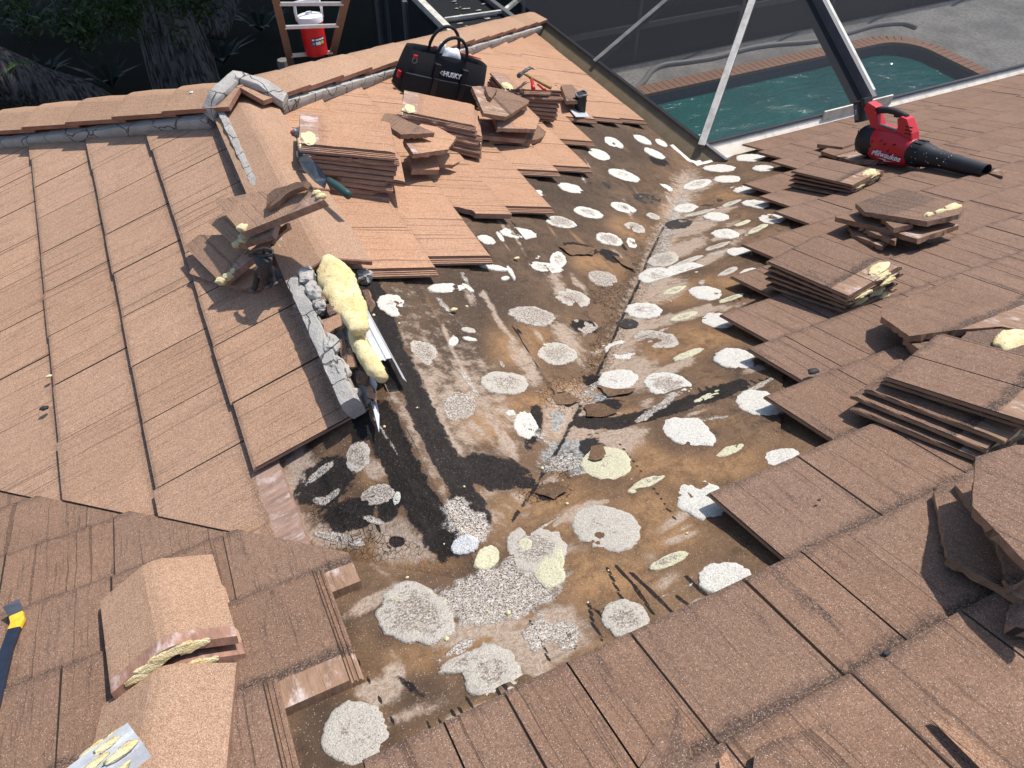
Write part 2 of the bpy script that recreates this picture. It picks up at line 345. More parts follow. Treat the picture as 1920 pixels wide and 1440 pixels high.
# ------------------------------------------------------------------ the house: roof slopes with their tiles
house = empty('house', (0, 0, GZ)); tag(house, 'house with a half stripped tile roof, brown underlayment bared along the valley', 'house')
def slope(name, plan, pl, label=None):
    V = []
    for a, b in plan:
        v = {'M': (a, b, -S * b), 'C': (a, b, -S * a), 'L': (a, b, S * a), 'B': (a, b, -S * (b - RL))}[pl]
        V.append(np.array(v) - np.array([0, 0, .006]))
    n = len(V); V2 = [v - np.array([0, 0, .09]) for v in V]
    o = link(name, mesh(name, V + V2, [tuple(range(n)), tuple(range(n, 2 * n))[::-1]] + [(k, n + k, n + (k + 1) % n, (k + 1) % n) for k in range(n)]), M_DECK, house)
    return tag(o, label)
SL = {'M': slope('roof_slope', [(0, 0), (EV, EV), (8.6, EV), (8.6, -3.5), (-4.2, -3.5), (-4.2, EV), (-EV, EV)], 'M', 'main roof slope falling away below the viewer'),
      'C': slope('roof_slope', [(0, 0), (EV, EV), (EV, RL + EV), (0, RL)], 'C', 'slope between the ridge and the pool'),
      'L': slope('roof_slope', [(0, 0), (0, RL), (-EV, RL + EV), (-EV, EV)], 'L', 'slope left of the ridge still fully tiled'),
      'B': slope('roof_slope', [(0, RL), (EV, RL + EV), (-EV, RL + EV)], 'B', 'end slope behind the hips')}
SL['B'].data.materials.clear(); SL['B'].data.materials.append(M_TAN)

# ---- stains and painted lap shade lines: (mask, kind, data) in photo pixels, later fixed to the deck as point attributes
def E_(m, x, y, rx, ry, a=0, k=1.1): return (m, 'e', x, y, rx, ry, a, k)
def P_(m, w, *pts, k=1.0): return (m, 'p', w, pts, k)
STAINS_AND_SHADE = [
 # tar bands either side of the ridge board
 P_('black', 23, (690, 530), (712, 580), (728, 640), (752, 690), (775, 735), (800, 790), (828, 850), (862, 905), (900, 970)),
 P_('black', 30, (708, 782), (728, 830), (752, 880), (780, 935), (812, 985), (838, 1022)), E_('black', 820, 990, 34, 42, 20),
 E_('black', 690, 800, 32, 26, 30), E_('black', 872, 945, 40, 26, 50), E_('black', 742, 1015, 16, 10, 0),
 E_('black', 612, 905, 62, 40, -38), E_('black', 655, 965, 52, 30, -20), E_('black', 728, 950, 22, 30, 30),
 E_('black', 925, 882, 70, 27, 14), E_('black', 1000, 800, 16, 40, 10), E_('black', 985, 905, 22, 10, 0),
 P_('black', 12, (1085, 790), (1150, 795), (1230, 775), (1300, 752), (1390, 722)), E_('black', 1120, 715, 30, 12, 10), E_('black', 1115, 850, 20, 24, 40),
 E_('black', 1060, 745, 20, 9, 10), E_('black', 1140, 760, 32, 12, -10), E_('dark', 1030, 920, 30, 20, -10), E_('black', 1026, 925, 18, 12, -20),
 E_('black', 1085, 467, 36, 11, 8), E_('black', 1145, 480, 22, 10, 30), E_('black', 1235, 302, 18, 8, 20), E_('black', 1095, 612, 26, 13, 10),
 P_('dark', 6, (1290, 330), (1262, 390), (1245, 425), (1218, 480), (1196, 535), (1160, 610), (1139, 660), (1108, 728), k=.5), P_('black', 2.2, (1245, 425), (1218, 480), (1196, 535), (1160, 610), (1139, 660), (1108, 728), k=.25), P_('black', 3, (1090, 760), (1048, 840), (1000, 920), (960, 975), k=.2), P_('dark', 16, (1200, 500), (1160, 610), (1110, 720), k=.4),
 P_('crack', 24, (1240, 430), (1185, 545), (1140, 640), (1105, 720)), E_('crack', 690, 1020, 90, 26, 8), E_('crack', 640, 985, 70, 24, 20), E_('crack', 1060, 870, 40, 26, 0), E_('crack', 1150, 560, 40, 24, 20),
 E_('crack', 1020, 925, 50, 20, 0), E_('crack', 1080, 740, 70, 30, 0), E_('crack', 760, 470, 20, 60, 0),
 # black drips
 *[P_('black', 3.4, *q) for q in (((1139, 1066), (1160, 1110), (1188, 1160)), ((1155, 1062), (1190, 1100), (1226, 1152)), ((1183, 1074), (1222, 1110), (1262, 1150)), ((1287, 1080), (1310, 1105), (1328, 1118)),
   ((1267, 1117), (1285, 1130), (1298, 1140)), ((995, 1165), (1015, 1205), (1030, 1238)), ((1060, 1180), (1080, 1215)), ((1104, 1132), (1112, 1170), (1130, 1200)), ((1120, 1145), (1150, 1180)), ((925, 1280), (937, 1305)), ((937, 1272), (955, 1298)),
   ((912, 1290), (916, 1302)), ((874, 1308), (886, 1326)), ((845, 1332), (852, 1342)), ((861, 1328), (868, 1338)), ((802, 1350), (806, 1364)), ((825, 1350), (828, 1362)))],
 *[P_('black', 1.6, (1310 + 14 * i, 728 - 2 * i), (1324 + 14 * i, 748 - 4 * i)) for i in range(10)], *[P_('black', 1.2, (1370 + 11 * i, 556 - 2 * i), (1377 + 11 * i, 566 - 3 * i)) for i in range(9)],
 # pale washes
 E_('white', 905, 1120, 95, 48, -14), E_('white', 985, 1110, 75, 42, -25), E_('white', 855, 965, 26, 34, 10), E_('white', 885, 990, 30, 34, 40), E_('pale', 560, 890, 40, 50, -20), E_('pale', 545, 990, 40, 40, 0), E_('pale', 620, 1005, 60, 26, 0),
 E_('pale', 745, 1015, 50, 40, 30), E_('pale', 790, 1020, 20, 40, 30), E_('pale', 1045, 1180, 50, 46, 30), E_('pale', 985, 1215, 34, 40, 20), E_('pale', 1010, 1240, 26, 30, 20), E_('pale', 890, 1180, 90, 24, -14), E_('white', 1010, 1190, 26, 30, 30), E_('white', 1060, 1190, 26, 26, 20),
 E_('pale', 690, 1130, 44, 12, -30), E_('pale', 715, 1295, 40, 26, -10), E_('pale', 740, 1270, 20, 30, 0),
 E_('pale', 1270, 470, 60, 14, -22), E_('pale', 1240, 540, 46, 24, -10), E_('pale', 1330, 485, 40, 8, -24), E_('pale', 1290, 430, 60, 12, -16), E_('pale', 1340, 400, 40, 6, -18), E_('pale', 1300, 350, 44, 10, -14),
 E_('pale', 1190, 700, 44, 30, -10), E_('pale', 1260, 690, 50, 9, -20), E_('pale', 1230, 605, 50, 10, -16), E_('pale', 1300, 590, 60, 7, -14), E_('pale', 1370, 440, 40, 5, -15), P_('pale', 6, (1180, 620), (1260, 596), (1330, 575)),
 E_('pale', 1068, 640, 14, 44, -35, .5), E_('pale', 1050, 540, 10, 30, -30, .5), E_('pale', 985, 680, 15, 46, -32, .7), P_('pale', 4, (905, 550), (940, 610), (965, 640), k=.4), P_('pale', 4, (830, 610), (850, 660), (872, 700), k=.5),
 E_('pale', 890, 740, 70, 26, 58, .25), P_('pale', 7, (930, 800), (960, 850), k=.6), E_('pale', 835, 770, 34, 80, -30, .15), E_('pale', 790, 780, 22, 70, -28, .15), P_('white', 4, (868, 700), (880, 715), (896, 740), k=.6), P_('pale', 10, (805, 740), (835, 800), (880, 880), k=.35),
 E_('pale', 960, 780, 30, 10, 30), E_('pale', 950, 830, 12, 40, -35), E_('pale', 1150, 830, 60, 30, -15), E_('pale', 1090, 960, 40, 16, -20), P_('pale', 4, (1040, 985), (1080, 950), (1140, 940)),
 P_('pale', 22, (1290, 345), (1262, 410), (1235, 480), (1205, 560), (1170, 640), (1150, 700), k=.45), P_('white', 10, (1280, 380), (1250, 440), (1225, 520), k=.3), E_('white', 940, 1110, 120, 56, -18, 1.4), E_('pale', 1010, 1200, 90, 40, 0, .8), E_('black', 915, 885, 72, 30, 14, 1.4), P_('black', 34, (708, 782), (740, 850), (785, 940), (832, 1012), k=1.4),
 # orange brown
 E_('tan', 1000, 760, 80, 26, 8), E_('tan', 900, 790, 60, 40, 20), E_('tan', 1080, 800, 60, 40, 0), E_('tan', 1040, 970, 120, 60, -10), E_('tan', 1130, 1080, 110, 60, 10), E_('tan', 1230, 980, 90, 70, 20), E_('tan', 850, 1210, 150, 40, -14), E_('tan', 1200, 860, 70, 40, 10),
 E_('tan', 1160, 660, 30, 90, 35), E_('tan', 1210, 540, 22, 80, 25), E_('tan', 1255, 420, 24, 60, 20), E_('tan', 1290, 640, 120, 30, -12), E_('tan', 1320, 540, 90, 20, -14), E_('tan', 1350, 370, 70, 12, -12), E_('tan', 700, 890, 26, 30, 0), E_('tan', 765, 1040, 90, 30, 6),
 E_('tan', 960, 650, 50, 40, 20), E_('tan', 1000, 640, 40, 50, -20), E_('tan', 1120, 500, 50, 20, 20), E_('tan', 1180, 430, 40, 20, 20), E_('tan', 730, 820, 14, 60, -25), E_('tan', 690, 1250, 30, 60, -20),
 E_('tan', 1190, 780, 30, 14, 0), E_('tan', 1290, 890, 60, 40, 10), E_('tan', 1370, 870, 90, 30, -10, .8),
 # worn patch where the three slopes meet
 E_('pale', 1085, 790, 66, 58, -20), E_('tan', 1075, 740, 60, 24, 0), E_('white', 1060, 868, 40, 16, -10), E_('white', 598, 888, 34, 7, -38), E_('white', 622, 930, 24, 6, -40), E_('white', 600, 940, 14, 8, 0), E_('white', 700, 975, 20, 6, 20), E_('white', 640, 1010, 50, 9, 12), E_('pale', 705, 880, 26, 16, 20), E_('grey', 1090, 868, 40, 16, -10), E_('grey', 1065, 850, 56, 26, -10), E_('grey', 1045, 785, 14, 13, 0), E_('grey', 1040, 805, 9, 6, 0), E_('grey', 1100, 850, 30, 22, 0), E_('grey', 1130, 745, 22, 9, -10), E_('tan', 1100, 775, 40, 22, -10), E_('tan', 1050, 862, 14, 12, 0), E_('black', 1108, 842, 24, 26, 30, .8),
 # damp dark areas
 E_('dark', 640, 1190, 36, 60, -22), E_('dark', 680, 1240, 40, 60, -25), E_('dark', 600, 1390, 60, 90, 0), E_('dark', 735, 1370, 30, 40, 0), E_('dark', 800, 1300, 60, 40, 0, .7), E_('dark', 560, 850, 60, 30, -20), E_('dark', 700, 690, 60, 40, 40, .8),
 E_('dark', 1000, 330, 150, 60, 25), E_('dark', 1150, 270, 80, 30, 20), E_('dark', 900, 560, 120, 60, 20, .8), E_('dark', 1390, 690, 40, 30, 0, .8), E_('dark', 1250, 830, 50, 20, 20, .6), E_('dark', 860, 650, 70, 60, 30, .8),
]
STAINS_AND_SHADE += [P_('black', 1.5, (585, 1105), (640, 1190), (700, 1290), (755, 1385)), P_('black', 1.3, (640, 810), (690, 925), (715, 1010)), P_('dark', 6, (770, 520), (850, 650), (905, 750), (960, 850)), P_('dark', 4, (905, 540), (1000, 680), (1040, 740)), P_('dark', 4, (1130, 290), (1180, 350), (1230, 410)),  # thin dark lines paint the shadow line along the underlayment laps
           P_('tan', 2.5, (800, 560), (835, 625)), P_('tan', 2.5, (870, 690), (900, 735)), P_('black', 1.2, (960, 610), (1010, 690)), P_('pale', 2.2, (905, 548), (930, 590)), P_('black', 1.2, (1160, 830), (1215, 900), (1270, 980)), P_('black', 1.3, (1420, 790), (1500, 830))]
_r2 = random.Random(23)
for _k in range(260):
    _x, _y = _r2.uniform(690, 1440), _r2.uniform(260, 1340); _f = .25 + .75 * max(0, (_y - 260) / 900)
    if _y > 900 and _x > 1340: continue
    _a = 52 if _x < 1290 - (_y - 330) * .52 else -22
    STAINS_AND_SHADE.append(E_(_r2.choice(['pale', 'pale', 'dark', 'dark', 'tan', 'white', 'black'] if _a > 0 else ['pale', 'pale', 'tan', 'tan', 'dark', 'white']), _x, _y, _r2.uniform(8, 46) * _f, _r2.uniform(2, 10) * _f, _a + _r2.uniform(-14, 14), _r2.uniform(.2, .7)))
def stain_shade_attrs(pos):
    q = pixel(pos); out = {}
    for k in ('white', 'black', 'tan', 'pale', 'crack', 'dark', 'grey'): out[k] = np.zeros(len(pos))
    for s in STAINS_AND_SHADE:
        if s[1] == 'e':
            m, _, x, y, rx, ry, a, k = s; c, sn = math.cos(math.radians(a)), math.sin(math.radians(a)); dx, dy = q[:, 0] - x, q[:, 1] - y
            r = np.hypot((c * dx + sn * dy) / rx, (-sn * dx + c * dy) / ry); v = .5 + (1 - r) * k * .5
        else:
            m, _, w, pts, k = s; d = np.full(len(q), 1e9)
            for A, B in zip(pts[:-1], pts[1:]):
                A, B = np.array(A, float), np.array(B, float); e = B - A; t = np.clip(((q - A) @ e) / (e @ e), 0, 1); d = np.minimum(d, np.linalg.norm(q - A - t[:, None] * e, axis=1))
            v = .5 + (1 - d / w) * k * .5
        out[m] = np.maximum(out[m], np.clip(v, 0, 1))
    return out
def fine_deck(pl, side, xs, j0, j1, dx):
    # sheared grid whose first column follows the valley or the ridge exactly
    i = np.asarray(xs); j = np.arange(j0, j1 + dx / 2, dx); A, B = np.meshgrid(i, j, indexing='ij')
    if pl == 'C': x, y = A, A + B; z = -S * x
    elif pl == 'L': x, y = -A, A + B; z = -S * A
    elif pl == 'M+': x, y = np.maximum(A, 0) + B, A; z = -S * y
    else: x, y = -np.maximum(A, 0) - B, A; z = -S * y
    N = NRM[pl[0]]; P = np.stack([x, y, z], -1)
    edge = np.clip(B / .05, 0, 1)
    h = (fbm(P * 9, 3, 3) - .5) * .010 * edge + (fbm(P * 45, 2, 9) - .5) * .004 * edge
    us, wy = (A, B) if pl in 'CL' else (A, B)
    for k_, uk in enumerate((.27, .60, 1.02, 1.45, 1.95, 2.5) if pl in 'CL' else (.16, .52, .95, 1.42, 1.9, 2.45) if pl == 'M+' else (-.3,)):
        w_ = us - uk + .012 * (fbm(np.stack([B * 4, A * 0 + uk], -1), 2, 31) - .5)
        h = h + .0055 * edge * np.clip(1 + w_ / .25, 0, 1) * (w_ < 0)
    P = P + h[..., None] * N
    n, m = A.shape; idx = np.arange(n * m).reshape(n, m)
    Q = np.stack([idx[:-1, :-1], idx[1:, :-1], idx[1:, 1:], idx[:-1, 1:]], -1).reshape(-1, 4)
    V = P.reshape(-1, 3); a = V[Q[:, 1]] - V[Q[:, 0]]; b = V[Q[:, 3]] - V[Q[:, 0]]
    if (np.cross(a, b)[:, 2]).mean() < 0: Q = Q[:, ::-1]
    me = bpy.data.meshes.new('underlayment'); me.vertices.add(len(V)); me.vertices.foreach_set('co', V.astype(np.float32).ravel())
    me.loops.add(Q.size); me.loops.foreach_set('vertex_index', Q.ravel().astype(np.int32)); me.polygons.add(len(Q))
    me.polygons.foreach_set('loop_start', np.arange(0, Q.size, 4, dtype=np.int32)); me.polygons.foreach_set('loop_total', np.full(len(Q), 4, np.int32)); me.polygons.foreach_set('use_smooth', np.ones(len(Q), bool))
    me.update(calc_edges=True)
    at = stain_shade_attrs(V); at['side'] = np.full(len(V), side)
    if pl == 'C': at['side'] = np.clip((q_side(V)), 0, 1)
    for k, v in at.items():
        t = me.attributes.new(k, 'FLOAT', 'POINT'); t.data.foreach_set('value', v.astype(np.float32))
    me.materials.append(M_DECK); o = bpy.data.objects.new('underlayment', me); COL.objects.link(o); par(o, SL[pl[0]]); return o
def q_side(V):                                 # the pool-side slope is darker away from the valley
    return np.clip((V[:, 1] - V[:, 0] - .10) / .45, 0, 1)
# ---- foam paddies: (x, y, rx, ry, angle, tone, wear)
WH, GR, DK, CY = (.74, .71, .63), (.58, .53, .45), (.030, .030, .032), (.68, .64, .44)
PADS = [(1123, 290, 22, 9, 20, WH, .1), (1227, 288, 22, 6, 25, WH, .1), (1170, 329, 30, 9, 18, WH, .25), (1070, 353, 26, 8, 14, WH, .1), (1012, 366, 12, 9, 30, WH, .2), (1123, 347, 24, 7, 8, DK, 0), (1213, 373, 26, 9, 10, DK, 0), (1245, 352, 17, 6, 15, WH, .2),
 (1150, 268, 20, 8, 25, WH, .2), (1205, 262, 18, 6, 25, WH, .1), (1240, 268, 12, 5, 30, WH, .1), (1168, 390, 25, 9, 15, WH, .3), (1103, 399, 28, 9, 14, WH, .3), (1053, 417, 30, 10, 10, WH, .45), (1225, 406, 14, 5, 20, GR, .3), (1190, 427, 21, 9, 20, GR, .3),
 (1142, 449, 26, 11, 15, WH, .4), (1184, 456, 12, 8, 40, WH, .3), (970, 438, 34, 11, 6, WH, .05), (912, 450, 18, 8, 20, WH, .1), (938, 444, 12, 4, 50, WH, 0), (1002, 482, 12, 5, 10, WH, .1), (1046, 488, 16, 15, 60, WH, .3), (1022, 502, 34, 9, 10, WH, .3), (1130, 523, 29, 14, 14, GR, .45),
 (1072, 561, 34, 17, 10, GR, .3), (998, 592, 44, 18, 10, GR, .42), (1095, 612, 26, 14, 10, GR, .5), (1043, 665, 38, 22, 5, GR, .3), (947, 720, 48, 21, 5, GR, .28), (925, 502, 30, 5, 10, WH, .05), (958, 512, 16, 4, 60, WH, 0), (948, 522, 8, 4, 0, WH, 0), (734, 573, 28, 19, 25, WH, .25),
 (838, 541, 36, 9, 0, WH, .15), (878, 541, 16, 3.5, 35, WH, 0), (794, 662, 29, 20, 30, GR, .35), (878, 620, 14, 5, 10, GR, .1), (880, 636, 13, 4, 12, WH, 0), (850, 640, 9, 9, 20, WH, .2), (862, 762, 30, 32, 60, GR, .5), (986, 797, 21, 27, -20, WH, .2), (909, 851, 30, 12, 0, WH, .3), (957, 775, 9, 6, 0, WH, 0), (671, 857, 24, 30, 20, GR, .35), (710, 928, 34, 21, -10, GR, .4), (745, 935, 7, 14, 10, WH, 0),
 (1406, 296, 28, 7, -2, WH, .02), (1349, 316, 32, 7, 0, WH, .1), (1431, 316, 21, 6, 0, WH, .05), (1364, 336, 26, 7, 0, WH, .1), (1307, 346, 28, 8, -12, WH, .3), (1394, 356, 25, 7, 2, WH, .1), (1326, 378, 30, 9, -4, DK, 0), (1285, 391, 24, 8, -4, WH, .25), (1417, 383, 26, 7, 5, WH, .25), (1344, 407, 25, 8, 2, WH, .1), (1447, 411, 26, 9, 0, WH, .3),
 (1273, 420, 27, 9, -4, DK, 0), (1360, 439, 28, 9, 3, WH, .2), (1390, 473, 28, 9, 2, WH, .1), (1243, 487, 30, 13, -10, GR, .3), (1285, 505, 36, 13, -4, WH, .25), (1230, 518, 34, 15, -6, WH, .3), (1413, 515, 25, 12, 2, WH, .05), (1323, 550, 33, 13, 6, WH, .1), (1208, 583, 36, 15, 4, WH, .3), (1177, 607, 20, 9, 5, DK, 0), (1347, 602, 33, 15, 4, WH, .1),
 (1230, 637, 43, 17, 8, GR, .35), (1165, 658, 32, 18, 6, WH, .3), (1377, 673, 40, 19, 8, WH, .12), (1157, 712, 38, 19, -4, WH, .2), (1252, 722, 47, 23, 10, WH, .38), (1413, 752, 16, 10, 0, WH, .1), (1423, 757, 46, 23, 12, WH, .05), (1290, 810, 53, 26, 14, WH, .08), (1463, 858, 36, 16, -8, WH, .02), (1137, 870, 48, 32, 0, CY, .2), (1313, 937, 51, 35, 16, WH, .06), (1135, 991, 65, 41, 14, GR, .12),
 (1360, 1085, 51, 31, 0, WH, .02), (1003, 1028, 58, 48, 10, GR, .25), (1030, 1075, 30, 30, 40, CY, .1), (1044, 1050, 14, 26, 0, CY, 0), (777, 1156, 75, 60, 10, GR, .3), (920, 1262, 58, 52, 20, GR, .2), (880, 1240, 60, 16, -18, GR, .2), (667, 1378, 66, 62, 20, GR, .12), (871, 1022, 26, 18, -20, (.78, .78, .76), 0), (913, 1047, 26, 20, -40, CY, .05), (1171, 1162, 44, 36, 10, GR, .25), (985, 1022, 14, 12, 0, CY, 0),
 (1215, 905, 36, 8, -20, CY, .3), (1371, 845, 32, 8, -24, CY, .1), (1254, 1052, 40, 11, -24, CY, .35), (1335, 742, 36, 6, -20, CY, .1), (1290, 665, 32, 6, -22, CY, .25), (1282, 594, 26, 6, -16, CY, .3), (1290, 490, 30, 4, -20, GR, .2), (1370, 560, 26, 4, -18, CY, .3), (1265, 545, 24, 6, -18, CY, .3), (1365, 510, 20, 5, -22, GR, .2), (1345, 462, 26, 4, -18, GR, .3), (1390, 420, 20, 3.5, -20, CY, .2), (1420, 430, 22, 4, -24, CY, .3), (1370, 382, 20, 3, -20, GR, .2), (1310, 400, 30, 3, -14, GR, .3), (1190, 920, 14, 7, -10, CY, .2)]
STAINS_AND_SHADE += [E_('dark', a[0], a[1], a[2] * 1.22 + 3, a[3] * 1.22 + 3, a[4], .45) for a in PADS]  # darker ring around every foam pad
def foam_pad(x, y, rx, ry, ang, tone, wear, k):
    pl, c = roofhit((x, y)); N = NRM[pl]; n = 60; big = max(rx, ry) > 13
    ca, sa = math.cos(math.radians(ang)), math.sin(math.radians(ang)); rings = []
    thick = (.0055 if big else .004) * random.uniform(.75, 1.15) * (1.0 if tone != DK else .6); amp = (.17 if big else .30) * random.uniform(.5, 1.2)
    out = []
    for i in range(n):
        w = 2 * math.pi * i / n; e = np.array([math.cos(w), math.sin(w)])
        r = 1 + amp * (fbm(np.array([e * 1.6 + k * 7.1]), 3, 5)[0] - .5) * 2 + .09 * (vnoise(np.array([e * 5 + k * 3.3]), 8)[0] - .5) + .10 * (vnoise(np.array([e * 17 + k * 2.3]), 12)[0] - .5)
        ux, uy = rx * r * e[0], ry * r * e[1]; out.append(U((x + ca * ux - sa * uy, y + sa * ux + ca * uy), pl))
    out = np.array(out); V, mid = [], []
    for f, hh in ((1.0, -.006), (.985, .45), (.9, .8), (.66, 1.0), (.36, .9)):
        for i in range(n):
            p = c + (out[i] - c) * f; nz = fbm(np.array([p * 38]), 3, 4)[0] - .5
            V.append(p + N * (thick * hh * (1 + nz * 1.3) if hh > 0 else -.006)); mid.append((1 - f) / .64)
    V.append(c + N * thick * (.75 if wear > .25 else 1)); mid.append(1.0); Fc = []
    for a in range(4):
        for i in range(n): Fc.append((a * n + i, a * n + (i + 1) % n, (a + 1) * n + (i + 1) % n, (a + 1) * n + i))
    Fc += [(4 * n + i, 4 * n + (i + 1) % n, 5 * n) for i in range(n)]
    me = mesh('foam_patch', V, Fc); t = me.attributes.new('mid', 'FLOAT', 'POINT'); t.data.foreach_set('value', np.array(mid, np.float32))
    o = link('foam_patch' if tone != DK else 'tar_patch', me, M_FOAM, SL[pl], None, True); o.color = (*tone, max(.0, min(.75, wear + (.14 if tone == GR else .04)))); place(o); return o
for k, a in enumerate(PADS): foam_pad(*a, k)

g1 = np.concatenate([np.arange(0, 1.6, .0075), np.arange(1.6, EV - .02, .012), [EV - .02]])
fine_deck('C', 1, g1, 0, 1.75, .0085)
fine_deck('M+', 0, g1, 0, .95, .0085)
fine_deck('L', .25, np.arange(0, .75, .008), 0, .75, .008)
fine_deck('M-', .2, np.arange(-1.0, .42, .008), 0, .72, .008)
fine_deck('M+', .0, np.arange(-1.0, .0001, .008), 0, .95, .008)

# ---- one roof tile: butt-left top corner at the origin, X right, Y down the slope, Z up
def tile_profile():
    t = .026
    return [(0, -.013), (0, -.003), (.003, 0), (.302, 0), (.305, -.004), (.305, -.012), (.311, -.012), (.312, -.008), (.317, -.008), (.318, -.014), (.322, -.014), (.323, -.010), (.328, -.010), (.329, -.015), (.333, -.016), (.333, -t), (.034, -t), (.033, -.013)]
def tile_mesh(name, groove=None, x1=None):
    pr = tile_profile()
    if groove: pr = pr[:3] + [(groove - .0022, 0), (groove, -.005), (groove + .0022, 0)] + pr[3:]
    mb = MB(); rings = []
    for y, dz in ((-TL, 0), (-.014, 0), (-.003, -.0025), (0, -.007)):
        rings.append([(px_, y, pz + (dz if pz > -.003 else dz * .5 if pz > -.013 else 0)) for px_, pz in pr])
    mb.loft(rings); return mesh(name, mb.V, mb.F)
def chipped_mesh(seed):
    rr = random.Random(seed); pr = tile_profile(); ys = [-TL + TL * k / 16 for k in range(17)]; rings = []; c = .333
    for k, y in enumerate(ys):
        if rr.random() < .22: c = rr.choice([.333, .333, .333, .330, .322, .309, .333, .333])
        hx = 0.0 if k not in (0, 16) else 1.0
        rings.append([((min(px_, c) if px_ > .306 else px_) , y + (rr.uniform(-.004, .006) if k == 0 else -.004 * rr.random() if k == 16 else 0), pz + (-.006 if k == 16 and pz > -.004 else 0) + rr.uniform(-.0007, .0007)) for px_, pz in pr])
    mb = MB().loft(rings); return mesh('roof_tile', mb.V, mb.F)
TM = [tile_mesh('roof_tile'), tile_mesh('roof_tile', .148), tile_mesh('roof_tile', .17)]
def clip(poly, a, b, c):                      # keep a*x + b*y <= c
    out = []
    for i in range(len(poly)):
        p, q = poly[i], poly[(i + 1) % len(poly)]; dp, dq = a * p[0] + b * p[1] - c, a * q[0] + b * q[1] - c
        if dp <= 0: out.append(p)
        if dp * dq < 0: t = dp / (dp - dq); out.append((p[0] + t * (q[0] - p[0]), p[1] + t * (q[1] - p[1])))
    return out
def area(p): return abs(sum(p[i][0] * p[(i + 1) % len(p)][1] - p[(i + 1) % len(p)][0] * p[i][1] for i in range(len(p)))) / 2
HB = .060; TILT = .033 / TL
def install(pl, a0, v, mat, mesh_i=0, cuts=(), raise_=0.0, poly=None, skew=0.0):
    x, y, z = axes(pl); x, y, z = [np.array(w) for w in (x, y, z)]
    j = random.uniform(-.001, .001); tl = TILT + random.uniform(-.0015, .0015); sk = skew + random.uniform(-.006, .006)
    y2 = y + z * tl + x * sk; y2 /= np.linalg.norm(y2); z2 = np.cross(x - y2 * (x @ y2), y2); z2 /= np.linalg.norm(z2); x2 = np.cross(y2, z2)
    o = F(pl, a0, v + random.uniform(-.004, .004), HB + j + raise_); Mx = mat4(x2, y2, z2, o)
    me = TM[mesh_i]
    if cuts or poly:
        pg = poly or [(0, -TL), (.305, -TL), (.305, 0), (0, 0)]; full = area(pg)
        for A, Bc, Cc in cuts:                # plan half planes A*X + B*Y <= C
            o2 = np.array(o[:2]); X2, Y2 = np.array(x2[:2]), np.array(y2[:2]); nn = np.array([A, Bc])
            pg = clip(pg, nn @ X2, nn @ Y2, Cc - nn @ o2)
            if len(pg) < 3: return None
        if area(pg) < .004: return None
        if area(pg) < full * .995 or poly:
            mb = MB().prism(pg, -.026, 0); me = mesh('roof_tile', mb.V, mb.F)
    if not me.materials: me.materials.append(mat)
    ob = bpy.data.objects.new('roof_tile', me); COL.objects.link(ob); ob.matrix_basis = Mx; par(ob, SL[pl])
    if me.materials[0] != mat:
        ob.material_slots[0].link = 'OBJECT'; ob.material_slots[0].material = mat
    return ob
V0 = -.3892
# main slope, right of the valley
MC = {1: (1334, 928), 2: (1436, 744), 3: (1404, 655), 4: (1355, 591), 6: (1398, 460), 7: (1453, 396), 8: (1421, 367), 9: (1395, 344), 10: (1442, 301), 11: (1418, 284), 12: (1396.5, 270.6)}
def xM(k):
    X = U(MC[k], 'M', HB); return X[0]
for k in range(-3, 13):
    v = V0 + EX * k
    if k in MC: x0 = xM(k)
    elif k == 5: x0 = 1.735
    elif k == 0: x0 = -.1133 - TW
    else: x0 = None
    hi = 1.5 + 1.0 * max(k, -1) * .30 + 2.6 if k < 12 else 7.4
    if x0 is not None:
        xs = np.arange(x0, min(hi + .9, 7.6), TW)
    else:
        xs = np.arange(-2.4 + (.15 if k % 2 else 0), 2.4, TW)
    for i, x in enumerate(xs): install('M', x + random.uniform(-.002, .002), v, M_BRN, random.choice([0, 0, 1, 2]))
# main slope, left of the valley: each course ends where tiles were lifted
for k, xe in ((0, -.60), (1, -.564), (2, -.389), (3, -.285), (4, -.285), (5, -.4), (6, -.6)):
    j = 0
    while xe - TW * (j + 1) > -2.6:
        install('M', xe - TW * (j + 1), V0 + EX * k, M_BRN, random.choice([0, 0, 1]), cuts=() if k < 2 else ((1, 1, .0),)); j += 1
# slope left of the ridge
UL, YL = .4744, (.7189, .8695 - TW, 1.3276 - 4 * TW, .95 - 2 * TW, .40, .25, .40, .25)
for k in range(8):
    for j in range(-3 if k == 1 else 0, 20):
        a = YL[k] + TW * j
        if a > RL + UL + EX * k: break
        install('L', a, UL + EX * k, M_LEFT, 0, cuts=((-1, -1, .0), (1, 1, RL)))
# pool-side slope
UC = .4304; CE = [1.41, 1.53, 1.958, 2.06, 2.535, 2.661, 3.11, 3.571, 3.688, 3.776]
for k in range(10):
    for j in range(20):
        a = CE[k] + TW * j
        if a - TW > RL + UC + EX * k: break
        cuts = ((-1, 1, RL),)
        poly = None
        if k == 2 and j == 0: continue
        install('C', a + TW, UC + EX * k, M_TAN, 0, cuts=cuts)
# the course-2 edge tile has lost a bite from its near side
install('C', CE[2] + TW, UC + EX * 2, M_TAN, 0, poly=[(0, -TL), (.305, -TL), (.262, -.30), (.268, -.262), (.285, -.235), (.291, -.21), (.305, -.20), (.325, -.20), (.325, 0), (0, 0)])

